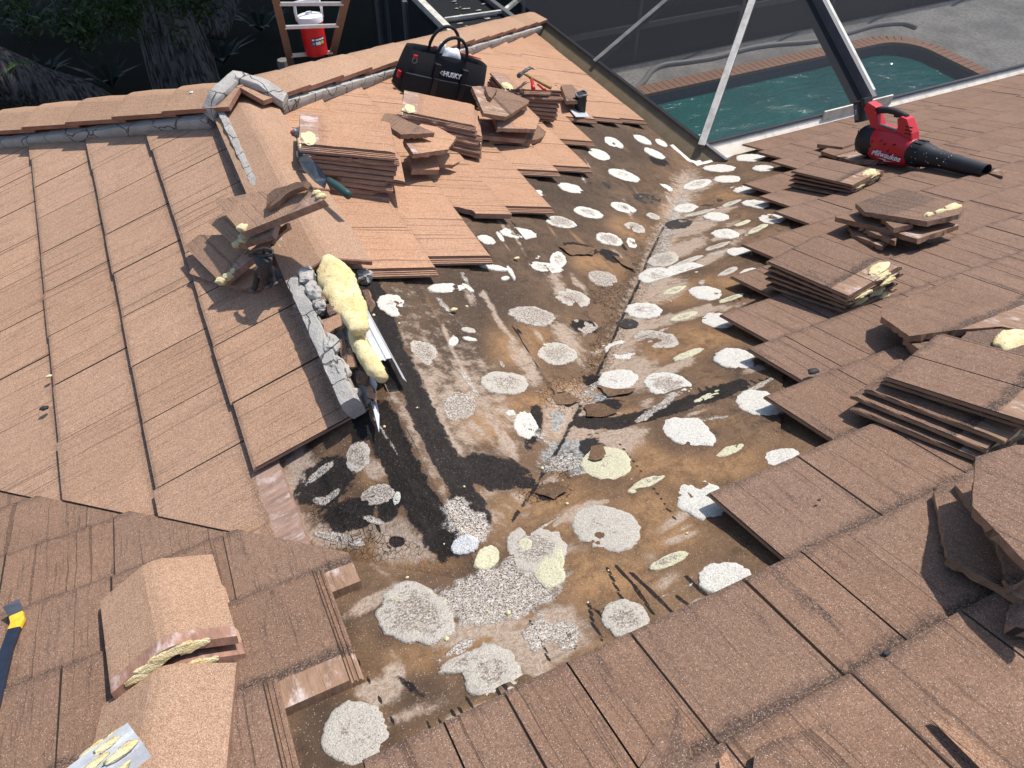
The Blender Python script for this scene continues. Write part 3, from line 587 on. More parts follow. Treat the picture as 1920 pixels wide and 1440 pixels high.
# ---- caps along ridge and hips
def cap_mesh(drop, w0=.145, w1=.160, L=TL, name='ridge_cap'):
    def sec(w, t, lift):
        pts = []
        for f in (-1, -.5, -.16, 0, .16, .5, 1):
            x = f * w; z = -drop * abs(x) + (.012 * (1 - abs(f) / .3) * -1 + .006 if abs(f) < .3 else 0)
            pts.append((x, z - .0))
        return pts
    mb = MB(); rings = []
    for y, w, dz in ((-L, w0, 0), (-.02, w1, .0), (-.004, w1, -.003), (0, w1, -.008)):
        top = sec(w, 0, 0); ring = [(x, y, z + dz) for x, z in top] + [(x * .985, y, z - .022) for x, z in top[::-1]]
        rings.append(ring)
    mb.loft(rings); return mesh(name, mb.V, mb.F)
def cap_line(A, B, drop, start, step, lift0, parent, n=99, dh=.022, w=(.145, .160), L=TL):
    A, B = np.array(A), np.array(B); y = B - A; Ltot = np.linalg.norm(y); y /= Ltot; x = np.cross(y, [0, 0, 1]); x /= np.linalg.norm(x); z = np.cross(x, y)
    me = cap_mesh(drop, *w, L); me.materials.append(M_CAP); k = 0; out = []
    while start + step * k < Ltot + .12 and k < n:
        d = start + step * k; y2 = y + z * (dh / step) * 1.0; y2 /= np.linalg.norm(y2); z2 = np.cross(x, y2)
        o = bpy.data.objects.new('ridge_cap', me); COL.objects.link(o); o.matrix_basis = mat4(x, y2, z2, A + y * d + z * (lift0 + random.uniform(-.003, .003))); par(o, parent); out.append(o); k += 1
    return out
HD = S / math.sqrt(2) / math.sqrt(1 + S * S / 2) * 1.06
AP = (0, RL, .0)
cap_line(AP, (EV, RL + EV, -S * EV), HD + .05, .34, .338, .165, house)
cap_line(AP, (-EV, RL + EV, -S * EV), HD + .05, .34, .338, .165, house)
for st, ln_ in ((.93, 1.0), (1.47, .62)): cap_line((0, RL + .02, 0), (0, 0, 0), S, st, .42, .112, house, n=1, dh=.012, w=(.150, .160), L=ln_)

# ---- mortar bedding
def bar(pts, w, h, name, mat, parent, seg=14, amp=.35, seed=0, cut=True):
    """rough ridge of mortar along a polyline of (point, up) with width w and height h"""
    pts = [(np.asarray(p, float), np.asarray(u, float)) for p, u in pts]; rings = []; D = []
    for (p, u), (q, v) in zip(pts[:-1], pts[1:]):
        m = max(2, int(np.linalg.norm(q - p) / .022))
        for i in range(m): D.append((p + (q - p) * i / m, u))
    D.append(pts[-1])
    for i, (p, u) in enumerate(D):
        t = D[min(i + 1, len(D) - 1)][0] - D[max(i - 1, 0)][0]; t /= np.linalg.norm(t); s_ = np.cross(t, u); s_ /= np.linalg.norm(s_); ring = []
        for k in range(seg):
            a = 2 * math.pi * k / seg; c, sn = math.cos(a), math.sin(a); e = 9
            r = (abs(c) ** e + abs(sn) ** e) ** (-1 / e); nz = 1 + amp * (fbm(np.array([p * 22 + np.array([c, sn, seed]) * 1.3]), 3, seed + 2)[0] - .5)
            ring.append(p + s_ * c * r * w / 2 * nz + u * (h / 2 + sn * r * h / 2 * nz))
        rings.append(ring)
    mb = MB().loft(rings); o = mb.build(name, mat, parent, smooth=False, auto=40); place(o); return o
def hippt(sx, t, off, h):                     # point beside a hip on the visible slope, `off` metres from it
    e = off / math.sqrt(2); x, y = sx * t, RL + t
    x, y = x + sx * e, y - e
    return np.array([x, y, -S * abs(x)]) + h * NRM['C' if sx > 0 else 'L']
for sx in (1, -1):
    pts = [(hippt(sx, t, .118, .034), NRM['C' if sx > 0 else 'L']) for t in np.linspace(.06, EV - .08, 16)]
    bar(pts, .05, .066 if sx > 0 else .058, 'mortar_strip', M_MORTAR, house, seed=3 + sx)
bar([(F('L', y, .086, .028), NRM['L']) for y in (2.74, 2.3, 1.9, 1.5)], .035, .072, 'mortar_strip', M_MORTAR, house, seed=8)
bar([(F('L', y, .105, .03), NRM['L']) for y in (1.36, 1.15, .95, .70)], .055, .085, 'mortar_strip', M_MORTAR, house, seed=9, amp=.3)
bar([(F('C', y, .105, .03), NRM['C']) for y in (2.72, 2.3, 1.9, 1.45)], .05, .05, 'mortar_strip', M_MORTAR, house, seed=11)
# apex collar
def lump(name, c, r, mat, parent=None, amp=.35, freq=2.2, seed=0, sub=3, R=None, smooth=True):
    bm = bmesh.new(); bmesh.ops.create_icosphere(bm, subdivisions=sub, radius=1.0); r = np.array(r if hasattr(r, '__len__') else (r, r, r), float)
    P = np.array([v.co[:] for v in bm.verts]); d = 1 + amp * (fbm(P * freq + seed * 5.3 + 9, 3, seed)[:] - .5) * 2
    for v, p, k in zip(bm.verts, P, d): v.co = Vector(p * r * k)
    me = bpy.data.meshes.new(name); bm.to_mesh(me); bm.free()
    Mx = Matrix.Translation(Vector(tuple(map(float, c)))) @ (R.to_4x4() if R is not None else Matrix())
    return link(name, me, mat, parent, Mx, smooth)
ap = np.array(AP)
bar([(ap + np.array([-.17, -.03, .02]), (0, -.3, .95)), (ap + np.array([-.12, -.02, .085]), (0, -.3, .95)), (ap + np.array([0, .05, .125]), (0, 0, 1)), (ap + np.array([.12, -.02, .085]), (0, -.3, .95)), (ap + np.array([.19, -.05, .02]), (0, -.3, .95))], .078, .052, 'mortar_collar', M_MORTAR, house, seed=21, amp=.3)

# ---- eaves: box gutters, fascia, walls
def gutter(P0, P1, outdir, mats, depth=.10, wid=.17, up=.03):
    P0, P1, o = np.array(P0, float), np.array(P1, float), np.array(outdir, float); mb = MB(); lip = MB()
    d = (P1 - P0) / np.linalg.norm(P1 - P0); z = np.array([0, 0, 1.0])
    def wall(mb, off0, off1, z0, z1):
        V = [P0 + o * off0 + z * z0, P1 + o * off0 + z * z0, P1 + o * off1 + z * z0, P0 + o * off1 + z * z0, P0 + o * off0 + z * z1, P1 + o * off0 + z * z1, P1 + o * off1 + z * z1, P0 + o * off1 + z * z1]
        mb.add(V, [(0, 3, 2, 1), (4, 5, 6, 7), (0, 1, 5, 4), (1, 2, 6, 5), (2, 3, 7, 6), (3, 0, 4, 7)])
    wall(mb, 0, .004, -depth, -.03); wall(mb, .004, wid * .12, -depth, -depth + .004)
    for k in range(6):
        f0, f1 = k / 6, (k + 1) / 6; cv = lambda f: (wid * (.10 + .90 * f ** 1.15), -depth + (depth + up) * f)
        (u0, z0), (u1, z1) = cv(f0), cv(f1)
        V = [P0 + o * u0 + z * z0, P1 + o * u0 + z * z0, P1 + o * u1 + z * z1, P0 + o * u1 + z * z1]; V += [v + o * .005 - z * .004 for v in V]
        mb.add(V, [(0, 1, 2, 3), (7, 6, 5, 4), (0, 4, 5, 1), (1, 5, 6, 2), (2, 6, 7, 3), (3, 7, 4, 0)])
    wall(lip, wid - .016, wid + .010, up + .001, up + .014)
    g = mb.build('gutter', mats[0], house); lip.build('gutter_lip', mats[1], g); return g
ez = -S * EV
gutter((EV + .002, EV - .14, ez), (EV + .002, RL + EV + .05, ez), (1, 0, 0), (M_GUT, M_BRONZE), up=.06)
gutter((EV + .16, EV + .002, ez), (8.6, EV + .002, ez), (0, 1, 0), (M_GUTW, M_BRONZE), up=.035)
mbx = MB(); mbx.box((4.55, EV + .135, ez - .02), (5.3, EV + .150, ez + .085)); mbx.build('gutter_splice', M_GUTW, house)
for a, b in (((EV - .03, EV - .1, ez - .22), (EV, RL + EV, ez - .098)), ((EV, EV - .03, ez - .22), (8.6, EV, ez - .098)), ((-EV, RL + EV - .03, ez - .22), (EV - .03, RL + EV, ez - .098)), ((-EV, EV, ez - .22), (-EV + .03, RL + EV - .03, ez - .098))):
    o = MB().box(a, b).build('fascia', M_CREAMF, house)
MB().box((-2.75, 0, GZ), (2.75, 5.55, ez - .05)).build('house_wall', M_WALL, house); MB().box((-4, -3.4, GZ), (8.5, 2.75, ez - .16)).build('house_wall', M_WALL, house)
MB().box((EV - .02, EV - .05, ez - .03), (EV + .05, EV + .02, ez + .015)).build('gutter_corner', M_GUTW, house)
# valley mouth pan, small patches of flashing at the gutter end
vz = lambda x, y, h=0: np.array([x, y, -S * min(max(x, 0), y)]) + np.array([0, 0, h])
bar([(vz(EV - .30, EV - .02, .005), (0, 0, 1)), (vz(EV - .1, EV - .04, .0), (0, 0, 1)), (vz(EV - .03, EV - .1, .0), (0, 0, 1)), (vz(EV - .01, EV - .3, .005), (0, 0, 1))][::-1] if False else [(np.array([EV - .02, EV + .30, ez + .006]), (0, 0, 1)), (np.array([EV - .03, EV + .05, ez + .004]), (0, 0, 1)), (np.array([EV + .03, EV - .03, ez + .004]), (0, 0, 1)), (np.array([EV + .30, EV - .02, ez + .006]), (0, 0, 1))], .035, .012, 'valley_flashing', M_GUTW, house, amp=.3, seed=5)
# ------------------------------------------------------------------ loose tiles: every one a thing of its own
ORD = ['', 'second', 'third', 'fourth', 'fifth', 'sixth', 'seventh', 'eighth', 'ninth', 'tenth', 'eleventh']
def order(i_from_top, n):
    if i_from_top == 0: return 'topmost'
    if i_from_top == n - 1: return 'bottom'
    return ORD[i_from_top] + ' from the top'
def foam_clump(parent, x, y, z, rx, ry, rz, mat, seed):
    """a lump of adhesive left on a tile, given in the tile's own axes"""
    bm = bmesh.new(); bmesh.ops.create_icosphere(bm, subdivisions=3, radius=1.0)
    P = np.array([v.co[:] for v in bm.verts]); d = 1 + .45 * (fbm(P * 2.6 + seed * 3.7 + 20, 3, seed)[:] - .5) * 2
    for v, p, k in zip(bm.verts, P, d): v.co = Vector((x + p[0] * rx * k, y + p[1] * ry * k, z + max(p[2], -.4) * rz * k))
    me = bpy.data.meshes.new('foam_clump'); bm.to_mesh(me); bm.free(); me.materials.append(mat)
    o = bpy.data.objects.new('foam_clump', me); COL.objects.link(o); o.parent = parent; return o
def torn_mesh(seed):                          # a whole tile with its underlock torn short
    return tile_mesh('roof_tile', None)
TCH = [chipped_mesh(k) for k in range(9)]
def stack(pl, bl, hl, br, htop, n, mat, where, group, base=(0, 0), jit=.011, rot=2.4, shift=None, foam=None, surf=.052, dup=None):
    N = NRM[pl]; B = U(bl, pl, htop); X0, Y0, _ = [np.array(w) for w in axes(pl)]
    Hd = onray(hl, B, TL, B - Y0 * TL); R = onray(br, B, TW, B + X0 * TW)
    y = B - Hd; y /= np.linalg.norm(y); x = R - B; x -= y * (x @ y); x /= np.linalg.norm(x); z = np.cross(x, y)
    Qt = mat4(x, y, z, (0, 0, 0)).to_quaternion()
    yb = Y0 + np.array(axes(pl)[2]) * TILT; yb /= np.linalg.norm(yb); t = y - N * (y @ N); xb = np.cross(t, N); xb /= np.linalg.norm(xb); yb2 = np.cross(N, xb); yb2 = yb2 + N * TILT; yb2 /= np.linalg.norm(yb2); zb = np.cross(xb, yb2)
    Qb = mat4(xb, yb2, zb, (0, 0, 0)).to_quaternion()
    B0 = B - N * (htop - (surf + .030)) + xb * base[0] + yb2 * base[1]; out = []
    for i in range(n):
        f = i / max(1, n - 1); Q = Qb.slerp(Qt, f); c = B0 + (B - B0) * f; top = i == n - 1
        if not top:
            sx, sy = (shift[i] if shift and i < len(shift) else (0, 0)); c = c + xb * (sx + random.uniform(-jit, jit)) + yb2 * (sy + random.uniform(-jit, jit))
            Q = Quaternion(Vector(tuple(N)), math.radians(random.uniform(-rot, rot))) @ Q
        me = TCH[random.randrange(9)] if not (top and mat == M_BRN) else TM[1]
        o = bpy.data.objects.new('loose_roof_tile', me); COL.objects.link(o); o.matrix_basis = Matrix.Translation(Vector(tuple(c))) @ Q.to_matrix().to_4x4()
        if not me.materials: me.materials.append(mat)
        if me.materials[0] != mat: o.material_slots[0].link = 'OBJECT'; o.material_slots[0].material = mat
        tag(o, f'{order(n - 1 - i, n)} of the {where}'.replace('topmost of', 'topmost tile of').replace('bottom of', 'bottom tile of').replace('top of the', 'top in the') if False else f'loose roof tile, {order(n - 1 - i, n)} in {where}', 'roof tile', group)
        if foam: foam(o, i, n)
        out.append(o)
    return out
def foam_tan(o, i, n):
    if i == n - 1: foam_clump(o, .250, -.362, .001, .058, .030, .008, M_CREAM, 3 + i + n); foam_clump(o, .275, -.396, -.012, .045, .010, .013, M_CREAM, i + n)
    else: foam_clump(o, random.uniform(.2, .27), -.398, -.012, .03, .010, .010, M_CREAM, i * 3 + n)
def foam_brn(o, i, n):
    foam_clump(o, random.uniform(.20, .25), -.392, -.010, .055, .016, .013, M_CREAM, i * 3 + n)
    if i == n - 1: foam_clump(o, .235, -.362, .002, .058, .028, .009, M_CREAM, 40 + n)
    else: foam_clump(o, random.uniform(.06, .12), -.398, -.012, .05, .008, .010, M_CREAM, i * 7 + n)
stack('C', (732, 228), (560, 210), (774, 287), .285, 9, M_TAN, 'the tall stack beside the trowel', 'tiles stacked beside the trowel', base=(.01, .03), foam=foam_tan, shift=[(0, 0), (0, 0), (.01, .02), (.01, .05), (0, .0), (0, .01), (-.005, .01)])
stack('C', (891, 196), (754, 168), (917, 240), .225, 7, M_TAN, 'the stack leaning in front of the black tool bag', 'tiles stacked in front of the tool bag', base=(.02, .09), foam=foam_tan)
stack('C', (1022, 140), (919, 136), (1057, 170), .265, 8, M_TAN, 'the stack under the hammer', 'tiles stacked under the hammer', base=(.0, .03), foam=foam_tan)
stack('M', (1483, 320), (1598, 347), (1549, 297), .165, 4, M_BRN, 'the low stack in front of the leaf blower', 'tiles stacked in front of the blower', base=(.01, .02), foam=foam_brn)
stack('M', (1436, 489), (1590, 555), (1535, 443), .195, 5, M_BRN, 'the square stack midway along the right edge of the bared roof', 'tiles stacked midway along the bared edge', base=(.02, .02), foam=foam_brn)
stack('M', (1656, 705), (1935, 794), (1757, 625), .175, 5, M_BRN, 'the fanned stack at the right border below the cracked tile', 'tiles stacked at the right border', base=(-.05, .03), shift=[(-.04, .03), (-.02, .04), (.0, .02), (.02, .0)], foam=foam_brn)

def slab(poly, pl, h, mat, label, cat='roof tile', name='loose_roof_tile', group=None, grain=None, butt=None, t=.026, jag=0.0, parent=None, z0=None, head=False):
    """an odd shaped piece: outline in photo pixels on a plane `h` off the slope (a number or one per corner); grain = direction in pixels of the tile's down-slope"""
    hs = list(h) if hasattr(h, '__len__') else [h] * len(poly)
    P = np.array([U(q, pl, k) for q, k in zip(poly, hs)]); c = P.mean(0); _, _, vt = np.linalg.svd(P - c); z = vt[2]; z = z if z @ NRM[pl] > 0 else -z
    if grain is None: y = np.array(axes(pl)[1])
    else: y = U((poly[0][0] + grain[0], poly[0][1] + grain[1]), pl, hs[0]) - P[0]
    y = y - z * (y @ z); y /= np.linalg.norm(y); x = np.cross(y, z); q = np.stack([(P - c) @ x, (P - c) @ y], 1)
    o = c.copy()
    yb = q[:, 1].min() + .395 if head else q[:, 1].max() if butt is None else butt
    o = c + y * yb + x * q[:, 0].min(); q = q - np.array([q[:, 0].min(), yb])
    pts = []
    for i in range(len(q)):
        a, b = q[i], q[(i + 1) % len(q)]; m = 1
        if jag: m = max(1, int(np.linalg.norm(b - a) / .018))
        nrm = np.array([b[1] - a[1], a[0] - b[0]]); nrm /= np.linalg.norm(nrm) + 1e-9
        for k in range(m):
            w = a + (b - a) * k / m
            if k: w = w + nrm * (vnoise(np.array([w * 60 + i]), 5)[0] - .5) * 2 * jag
            pts.append(w)
    mb = MB(); n = len(pts); V = [(p[0], p[1], 0) for p in pts] + [(p[0] + (random.uniform(-1, 1) * .004 if jag else 0), p[1] + (random.uniform(-1, 1) * .004 if jag else 0), -t + (random.uniform(0, .006) if jag else 0)) for p in pts]
    mb.add(V, [tuple(range(n)), tuple(range(n, 2 * n))[::-1]] + [(k, n + k, n + (k + 1) % n, (k + 1) % n) for k in range(n)])
    ob = link(name, mesh(name, mb.V, mb.F), mat, parent, mat4(x, y, z, o))
    if label: tag(ob, label, cat, group)
    return ob
G3 = 'broken tiles piled behind the front stack'
# pieces between the trowel stack and the bag stack
slab([(757, 262), (790, 232), (820, 238), (856, 257), (840, 280), (775, 289)], 'C', .20, M_TAN, 'broken tile with a chamfered corner behind the tall stack by the trowel', group=G3, jag=.003)
slab([(713, 226), (722, 212), (742, 214), (760, 224), (815, 249), (752, 252)], 'C', .245, M_BRN, 'small pointed tile offcut lying on the chamfered broken tile', group=G3, jag=.003, grain=(20, -16))
slab([(780, 300), (800, 276), (838, 284), (862, 305), (850, 309), (820, 306)], 'C', [.10, .13, .13, .10, .10, .10], M_TAN, 'jagged tile splinter poking out under the chamfered broken tile', group=G3, jag=.006)
slab([(773, 318), (768, 290), (818, 290), (824, 318)], 'C', .115, M_TAN, 'half tile hidden below the chamfered broken tile', group=G3)
# pile left of the hammer stack
G4 = 'broken tiles piled between the bag and the hammer'
slab([(893, 252), (905, 225), (975, 222), (990, 252), (985, 262)], 'C', .10, M_TAN, 'half tile on its grooved edge, low in the pile beside the bag', group=G4)
slab([(918, 262), (915, 225), (985, 215), (1024, 247), (1018, 257), (1005, 262)], 'C', .075, M_BRN, 'lowest tile of the broken pile beside the bag, corner clipped', group=G4)
slab([(933, 240), (925, 214), (988, 199), (1012, 222), (1005, 242)], 'C', .17, M_TAN, 'clean tan tile with a cut corner second down in the pile beside the bag', group=G4, jag=.002)
slab([(885, 162), (909, 161), (944, 168), (993, 188), (990, 194), (949, 219), (907, 212)], 'C', .235, M_BRN, 'mouldy brown clipped tile on top of the pile beside the bag', group=G4, jag=.002)
slab([(909, 162), (932, 168), (922, 184), (916, 180)], 'C', .262, M_BRN, 'small triangular chip standing on the mouldy clipped tile', name='tile_fragment', cat='tile chip', jag=.003)
slab([(1052, 160), (1071, 158), (1101, 188), (1063, 189)], 'C', [.11, .11, .13, .13], M_BRN, 'single dull tile propped up behind the black vent pipe')
foam_clump(bpy.data.objects['loose_roof_tile'], .1, -.39, -.03, .02, .01, .01, M_CREAM, 91)
# broken pile below the blower stack
G6 = 'broken tiles piled on the right slope'
slab([(1588, 416), (1650, 398), (1672, 440), (1654, 462), (1600, 440)], 'M', .075, M_BRN, 'lowest half tile of the broken pile on the right slope', group=G6, jag=.003)
slab([(1612, 424), (1655, 408), (1688, 430), (1678, 452), (1640, 438)], 'M', .105, M_BRN, 'rusty tile scrap tucked under the broken pile on the right slope', group=G6, jag=.004)
slab([(1566, 407), (1612, 388), (1700, 392), (1798, 422), (1720, 448), (1640, 424)], 'M', .125, M_BRN, 'long broken tile second down in the pile on the right slope', group=G6, jag=.002)
o = slab([(1652, 408), (1690, 396), (1712, 420), (1676, 428)], 'M', .155, M_BRN, 'short wedge piece caught between two broken tiles', group=G6, jag=.003)
o = slab([(1604, 381), (1690, 352), (1808, 388), (1798, 402), (1739, 415), (1622, 397)], 'M', .18, M_BRN, 'broken tile with foam on its head, top of the pile on the right slope', group=G6, jag=.002, butt=.0)
for (qx, qy), rr in (((1785, 390), .05), ((1762, 398), .03), ((1740, 404), .03)):
    k_ = lump('foam_clump', U((qx, qy), 'M', .18), (rr, rr * .5, .014), M_CREAM, o, .45, 2.4, qx, 3)
# cracked tile above the fanned stack, foam on its head
G8 = 'tiles at the right border'
slab([(1700, 640), (1718, 630), (1740, 646), (1722, 662)], 'M', .085, M_BRN, 'corner of a tile showing under the cracked tile at the right border', group=G8)
slab([(1694, 634), (1712, 622), (1800, 660), (1790, 700)], 'M', .105, M_BRN, 'piece split off below the long crack at the right border', group=G8, jag=.002)
o = slab([(1652, 593), (1653, 575), (1718, 551), (1790, 520), (1880, 552), (1990, 590), (2010, 640), (1880, 612), (1795, 618), (1705, 630)], 'M', .135, M_BRN, 'cracked tile with a clipped corner and a mouldy lap line, at the right border', group=G8, jag=.0015, butt=None)
o2 = slab([(1800, 640), (1812, 622), (1880, 616), (2010, 645), (1990, 690), (1900, 668)], 'M', .128, M_BRN, 'foam smeared head half of the cracked tile at the right border', group=G8, jag=.003, grain=(-60, -24), butt=-.30)
lump('foam_clump', U((1900, 640), 'M', .13), (.075, .045, .016), M_CREAM, o2, .4, 2.2, 3, 3)
# clipped tiles low at the right border
G10 = 'clipped tiles at the lower right border'
slab([(1751, 921), (1762, 912), (1800, 905), (1930, 985), (1960, 1150), (1884, 1104), (1776, 1044)], 'M', .085, M_BRN, 'lower clipped tile lying in shade at the right border', group=G10, jag=.0012)
slab([(1790, 908), (1800, 898), (1830, 912), (1900, 985), (1940, 1080), (1890, 1100), (1880, 1040), (1845, 980)], 'M', .105, M_BRN, 'splintered offcut between the two clipped tiles at the right border', group=G10, jag=.004)
slab([(1829, 857), (1905, 834), (1990, 838), (2010, 1110), (1920, 1050), (1823, 948)], 'M', .215, M_BRN, 'upper clipped tile catching the sun at the right border', group=G10, jag=.0012)
slab([(1884, 1170), (1893, 1135), (1925, 1120), (1960, 1150), (1950, 1190), (1905, 1175)], 'M', .09, M_BRN, 'small dark tile chip by the lower right border', name='tile_fragment', cat='tile chip', jag=.004)
# around the blower
slab([(1539, 283), (1582, 262), (1640, 270), (1680, 300), (1600, 303)], 'M', .085, M_BRN, 'broken tile lying under the rear foot of the leaf blower', jag=.003)
slab([(1532, 270), (1576, 254), (1620, 262), (1580, 276)], 'M', .10, M_BRN, 'lifted tile with a dark gap under it, left of the leaf blower')
# shards at the bottom border
slab([(1272, 1325), (1296, 1440), (1288, 1500), (1210, 1480), (1236, 1380)], 'M', [.075, .062, .06, .06, .07], M_BRN, 'pointed triangular shard with a bare brown face at the bottom border', name='tile_fragment', cat='tile chip', jag=.0015, grain=(0, 1), butt=-.32)
slab([(1236, 1380), (1272, 1328), (1250, 1400), (1215, 1500), (1165, 1500)], 'M', .078, M_BRN, 'thin sliver leaning against the pointed shard at the bottom border', name='tile_fragment', cat='tile chip', jag=.0015)
slab([(1412, 1440), (1416, 1405), (1440, 1390), (1585, 1345), (1700, 1470), (1560, 1560), (1440, 1500)], 'M', .085, M_BRN, 'loose tile lying across the courses at the bottom border')
slab([(1348, 1425), (1362, 1408), (1376, 1440), (1372, 1470), (1352, 1470)], 'M', .07, M_TAN, 'narrow tan chip standing at the bottom border', name='tile_fragment', cat='tile chip', jag=.003, t=.02)
slab([(1745, 1348), (1760, 1350), (1800, 1368), (1900, 1460), (1860, 1462)], 'M', [.062, .066, .075, .07, .062], M_TAN, 'long wedge shaped tile splinter with grooves near the lower right corner', name='tile_fragment', cat='tile chip', t=.014)
# tiles dumped astride the ridge beside the glove
def clump_px(o, *a):
    for k, (q, h, r) in enumerate(a): lump('foam_clump', U(q, 'L', h), (r * 1.3, r, r * .75), M_CREAM, o, .5, 2.2, int(q[0]) + k, 3)
GR_ = 'tiles dumped on the ridge beside the glove'
slab([(354, 512), (372, 488), (430, 500), (480, 505), (486, 535), (458, 541), (395, 527)], 'L', .075, M_LEFT, 'lowest tile of the ridge heap, mostly hidden beneath the glove', group=GR_, jag=.001)
o = slab([(346, 462), (372, 440), (430, 440), (480, 478), (415, 531)], 'L', [.10, .12, .15, .16, .12], M_LEFT, 'tile with foam on its corner, left of the black glove', group=GR_, grain=(-60, -60), head=True); clump_px(o, ((418, 526), .122, .020), ((430, 518), .125, .018), ((440, 508), .13, .014))
slab([(458, 478), (510, 436), (536, 418), (541, 428), (500, 462), (478, 488)], 'L', [.15, .20, .22, .20, .17, .14], M_BRN, 'tile on edge showing its rough grey side above the glove', group=GR_, jag=.003)
o = slab([(391, 417), (412, 402), (520, 418), (508, 440), (447, 462), (440, 460)], 'L', [.18, .19, .24, .24, .20, .20], M_LEFT, 'middle tile of the ridge heap with pale foam along its broken edge', group=GR_, grain=(-45, -40), jag=.001)
clump_px(o, ((446, 458), .20, .016), ((462, 447), .21, .022), ((452, 455), .19, .02))
o = slab([(401, 377), (470, 362), (520, 352), (568, 352), (609, 376), (452, 436)], 'L', [.25, .27, .285, .30, .30, .265], M_LEFT, 'topmost tile of the ridge heap, straddling the ridge with its pale head showing', group=GR_, grain=(-51, -57), head=True, t=.03)
clump_px(o, ((458, 428), .262, .020), ((472, 431), .25, .014), ((602, 368), .30, .014), ((594, 361), .30, .012))
slab([(498, 392), (500, 365), (515, 355), (572, 336), (570, 350), (545, 360), (525, 376)], 'L', [.30, .315, .32, .345, .33, .32, .31], M_BRN, 'broken brown offcut lying on the topmost tile of the ridge heap', name='tile_fragment', cat='tile chip', jag=.004)

# ------------------------------------------------------------------ caps taken off the ridge, bottom left
def loose_cap(lf, rf, top, h, label, dz=0.0, foam=True):
    A, B = U(lf, 'M', h), U(rf, 'M', h); N = NRM['M']; f = (A + B) / 2
    T = U(top, 'M', h + .05); yy = f - T; yy -= N * (yy @ N); yy /= np.linalg.norm(yy); y = yy; x = np.cross(y, N)
    me = cap_mesh(.40, .138, .145); me.materials.append(M_CAPL)
    o = bpy.data.objects.new('loose_ridge_cap', me); COL.objects.link(o); yt = y + N * .03; yt /= np.linalg.norm(yt)
    o.matrix_basis = mat4(-x, -yt, np.cross(x, yt), f + N * (.058 + dz) - yt * TL); tag(o, label, 'ridge cap', 'ridge caps lifted off and laid bottom left')
    return o
c2 = loose_cap((232, 1316), (462, 1248), (292, 1062), .046, 'lower of the two nested ridge caps at the bottom left', dz=.004)
c1 = loose_cap((222, 1300), (452, 1228), (282, 1036), .066, 'upper of the two nested ridge caps at the bottom left', dz=.030)
c3 = loose_cap((135, 1615), (425, 1562), (302, 1310), .05, 'single ridge cap at the bottom border below the nested pair', dz=.026)
for c in (c1, c2):
    for xx, zz in ((-.05, -.03), (-.02, -.02), (.02, -.018), (.05, -.028), (-.075, -.042)): foam_clump(c, xx, -TL - .0005, zz - .006, .034, .005, .014, M_CREAM, int(1000 * (xx + .2)))
# installed tiles' foam at the exposed heads, and lip foam
# ------------------------------------------------------------------ ridge end: yellow foam, steel channel, rubble
def blob_tube(pts, rad, name, mat, parent=None, amp=.3, seg=18, seed=0, flat=.8, up=(0, 0, 1)):
    pts = [np.asarray(p, float) for p in pts]; n = len(pts); D, Rr = [], []
    for i in range(n - 1):
        m = max(2, int(np.linalg.norm(pts[i + 1] - pts[i]) / .012))
        for k in range(m): D.append(pts[i] + (pts[i + 1] - pts[i]) * k / m); Rr.append(rad[i] + (rad[i + 1] - rad[i]) * k / m)
    D.append(pts[-1]); Rr.append(rad[-1]); mb = MB(); mb.tube(D, Rr, seg, True, flat, up); V = np.array(mb.V); c = np.repeat(np.array(D), seg, 0)
    nz = (fbm(V * 30 + seed, 3, seed) - .5) * 2.2; nz = nz + .8 * (fbm(V * 85 + seed, 2, seed) - .5); V = c + (V - c) * (1 + amp * nz)[:, None]; mb.V = [tuple(v) for v in V]
    o = mb.build(name, mat, parent, smooth=True); place(o); return o
RP = lambda q, x: XP(q, x)
near = lambda P, f: CAM + (P - CAM) * f
tag(blob_tube([RP((612, 482), .0), RP((622, 502), .0), RP((634, 532), .0), near(RP((652, 572), .0), .99), near(RP((664, 594), .0), .985), near(RP((676, 618), -.012), .978)], [.020, .050, .064, .058, .046, .030], 'foam_log', M_YEL, None, .24, 30, 3, .60), 'thick yellow foam log bulging from the open end of the ridge caps', 'foam')
tag(blob_tube([RP((664, 618), -.03), RP((672, 640), -.03), RP((685, 665), -.03), RP((702, 690), -.03), RP((716, 706), -.03)], [.022, .028, .030, .027, .020], 'foam_strip', M_YEL, None, .22, 16, 8, .9), 'narrow yellow foam strip clinging to the left of the steel channel', 'foam')
ch = empty('steel_channel', (.0, .75, .05)); tag(ch, 'bent galvanised steel channel sticking out of the yellow foam on the ridge', 'steel channel')
def channel(y0, y1, prof, parent, name, zoff):
    mb = MB(); t = .0016
    for (a, b) in zip(prof[:-1], prof[1:]):
        V = [(a[0], y0, a[1] + zoff), (b[0], y0, b[1] + zoff), (b[0], y1, b[1] + zoff), (a[0], y1, a[1] + zoff)]; V += [(v[0], v[1], v[2] - t) for v in V]
        mb.add(V, [(0, 1, 2, 3), (7, 6, 5, 4), (0, 4, 5, 1), (1, 5, 6, 2), (2, 6, 7, 3), (3, 7, 4, 0)])
    return mb.build(name, M_ZINC, parent)
top = [(-.034, .080), (-.030, .092), (-.013, .094), (-.010, .089), (-.005, .089), (-.002, .094), (.012, .094), (.015, .089), (.020, .089), (.023, .094), (.040, .091), (.043, .078)]
channel(.80, 1.30, top, ch, 'channel_web', .0)
channel(.72, 1.30, [(-.036, .080), (-.052, .030), (-.078, .008)], ch, 'channel_flange', .0)
channel(.76, 1.30, [(.044, .078), (.056, .030), (.068, .008)], ch, 'channel_flange', .0)
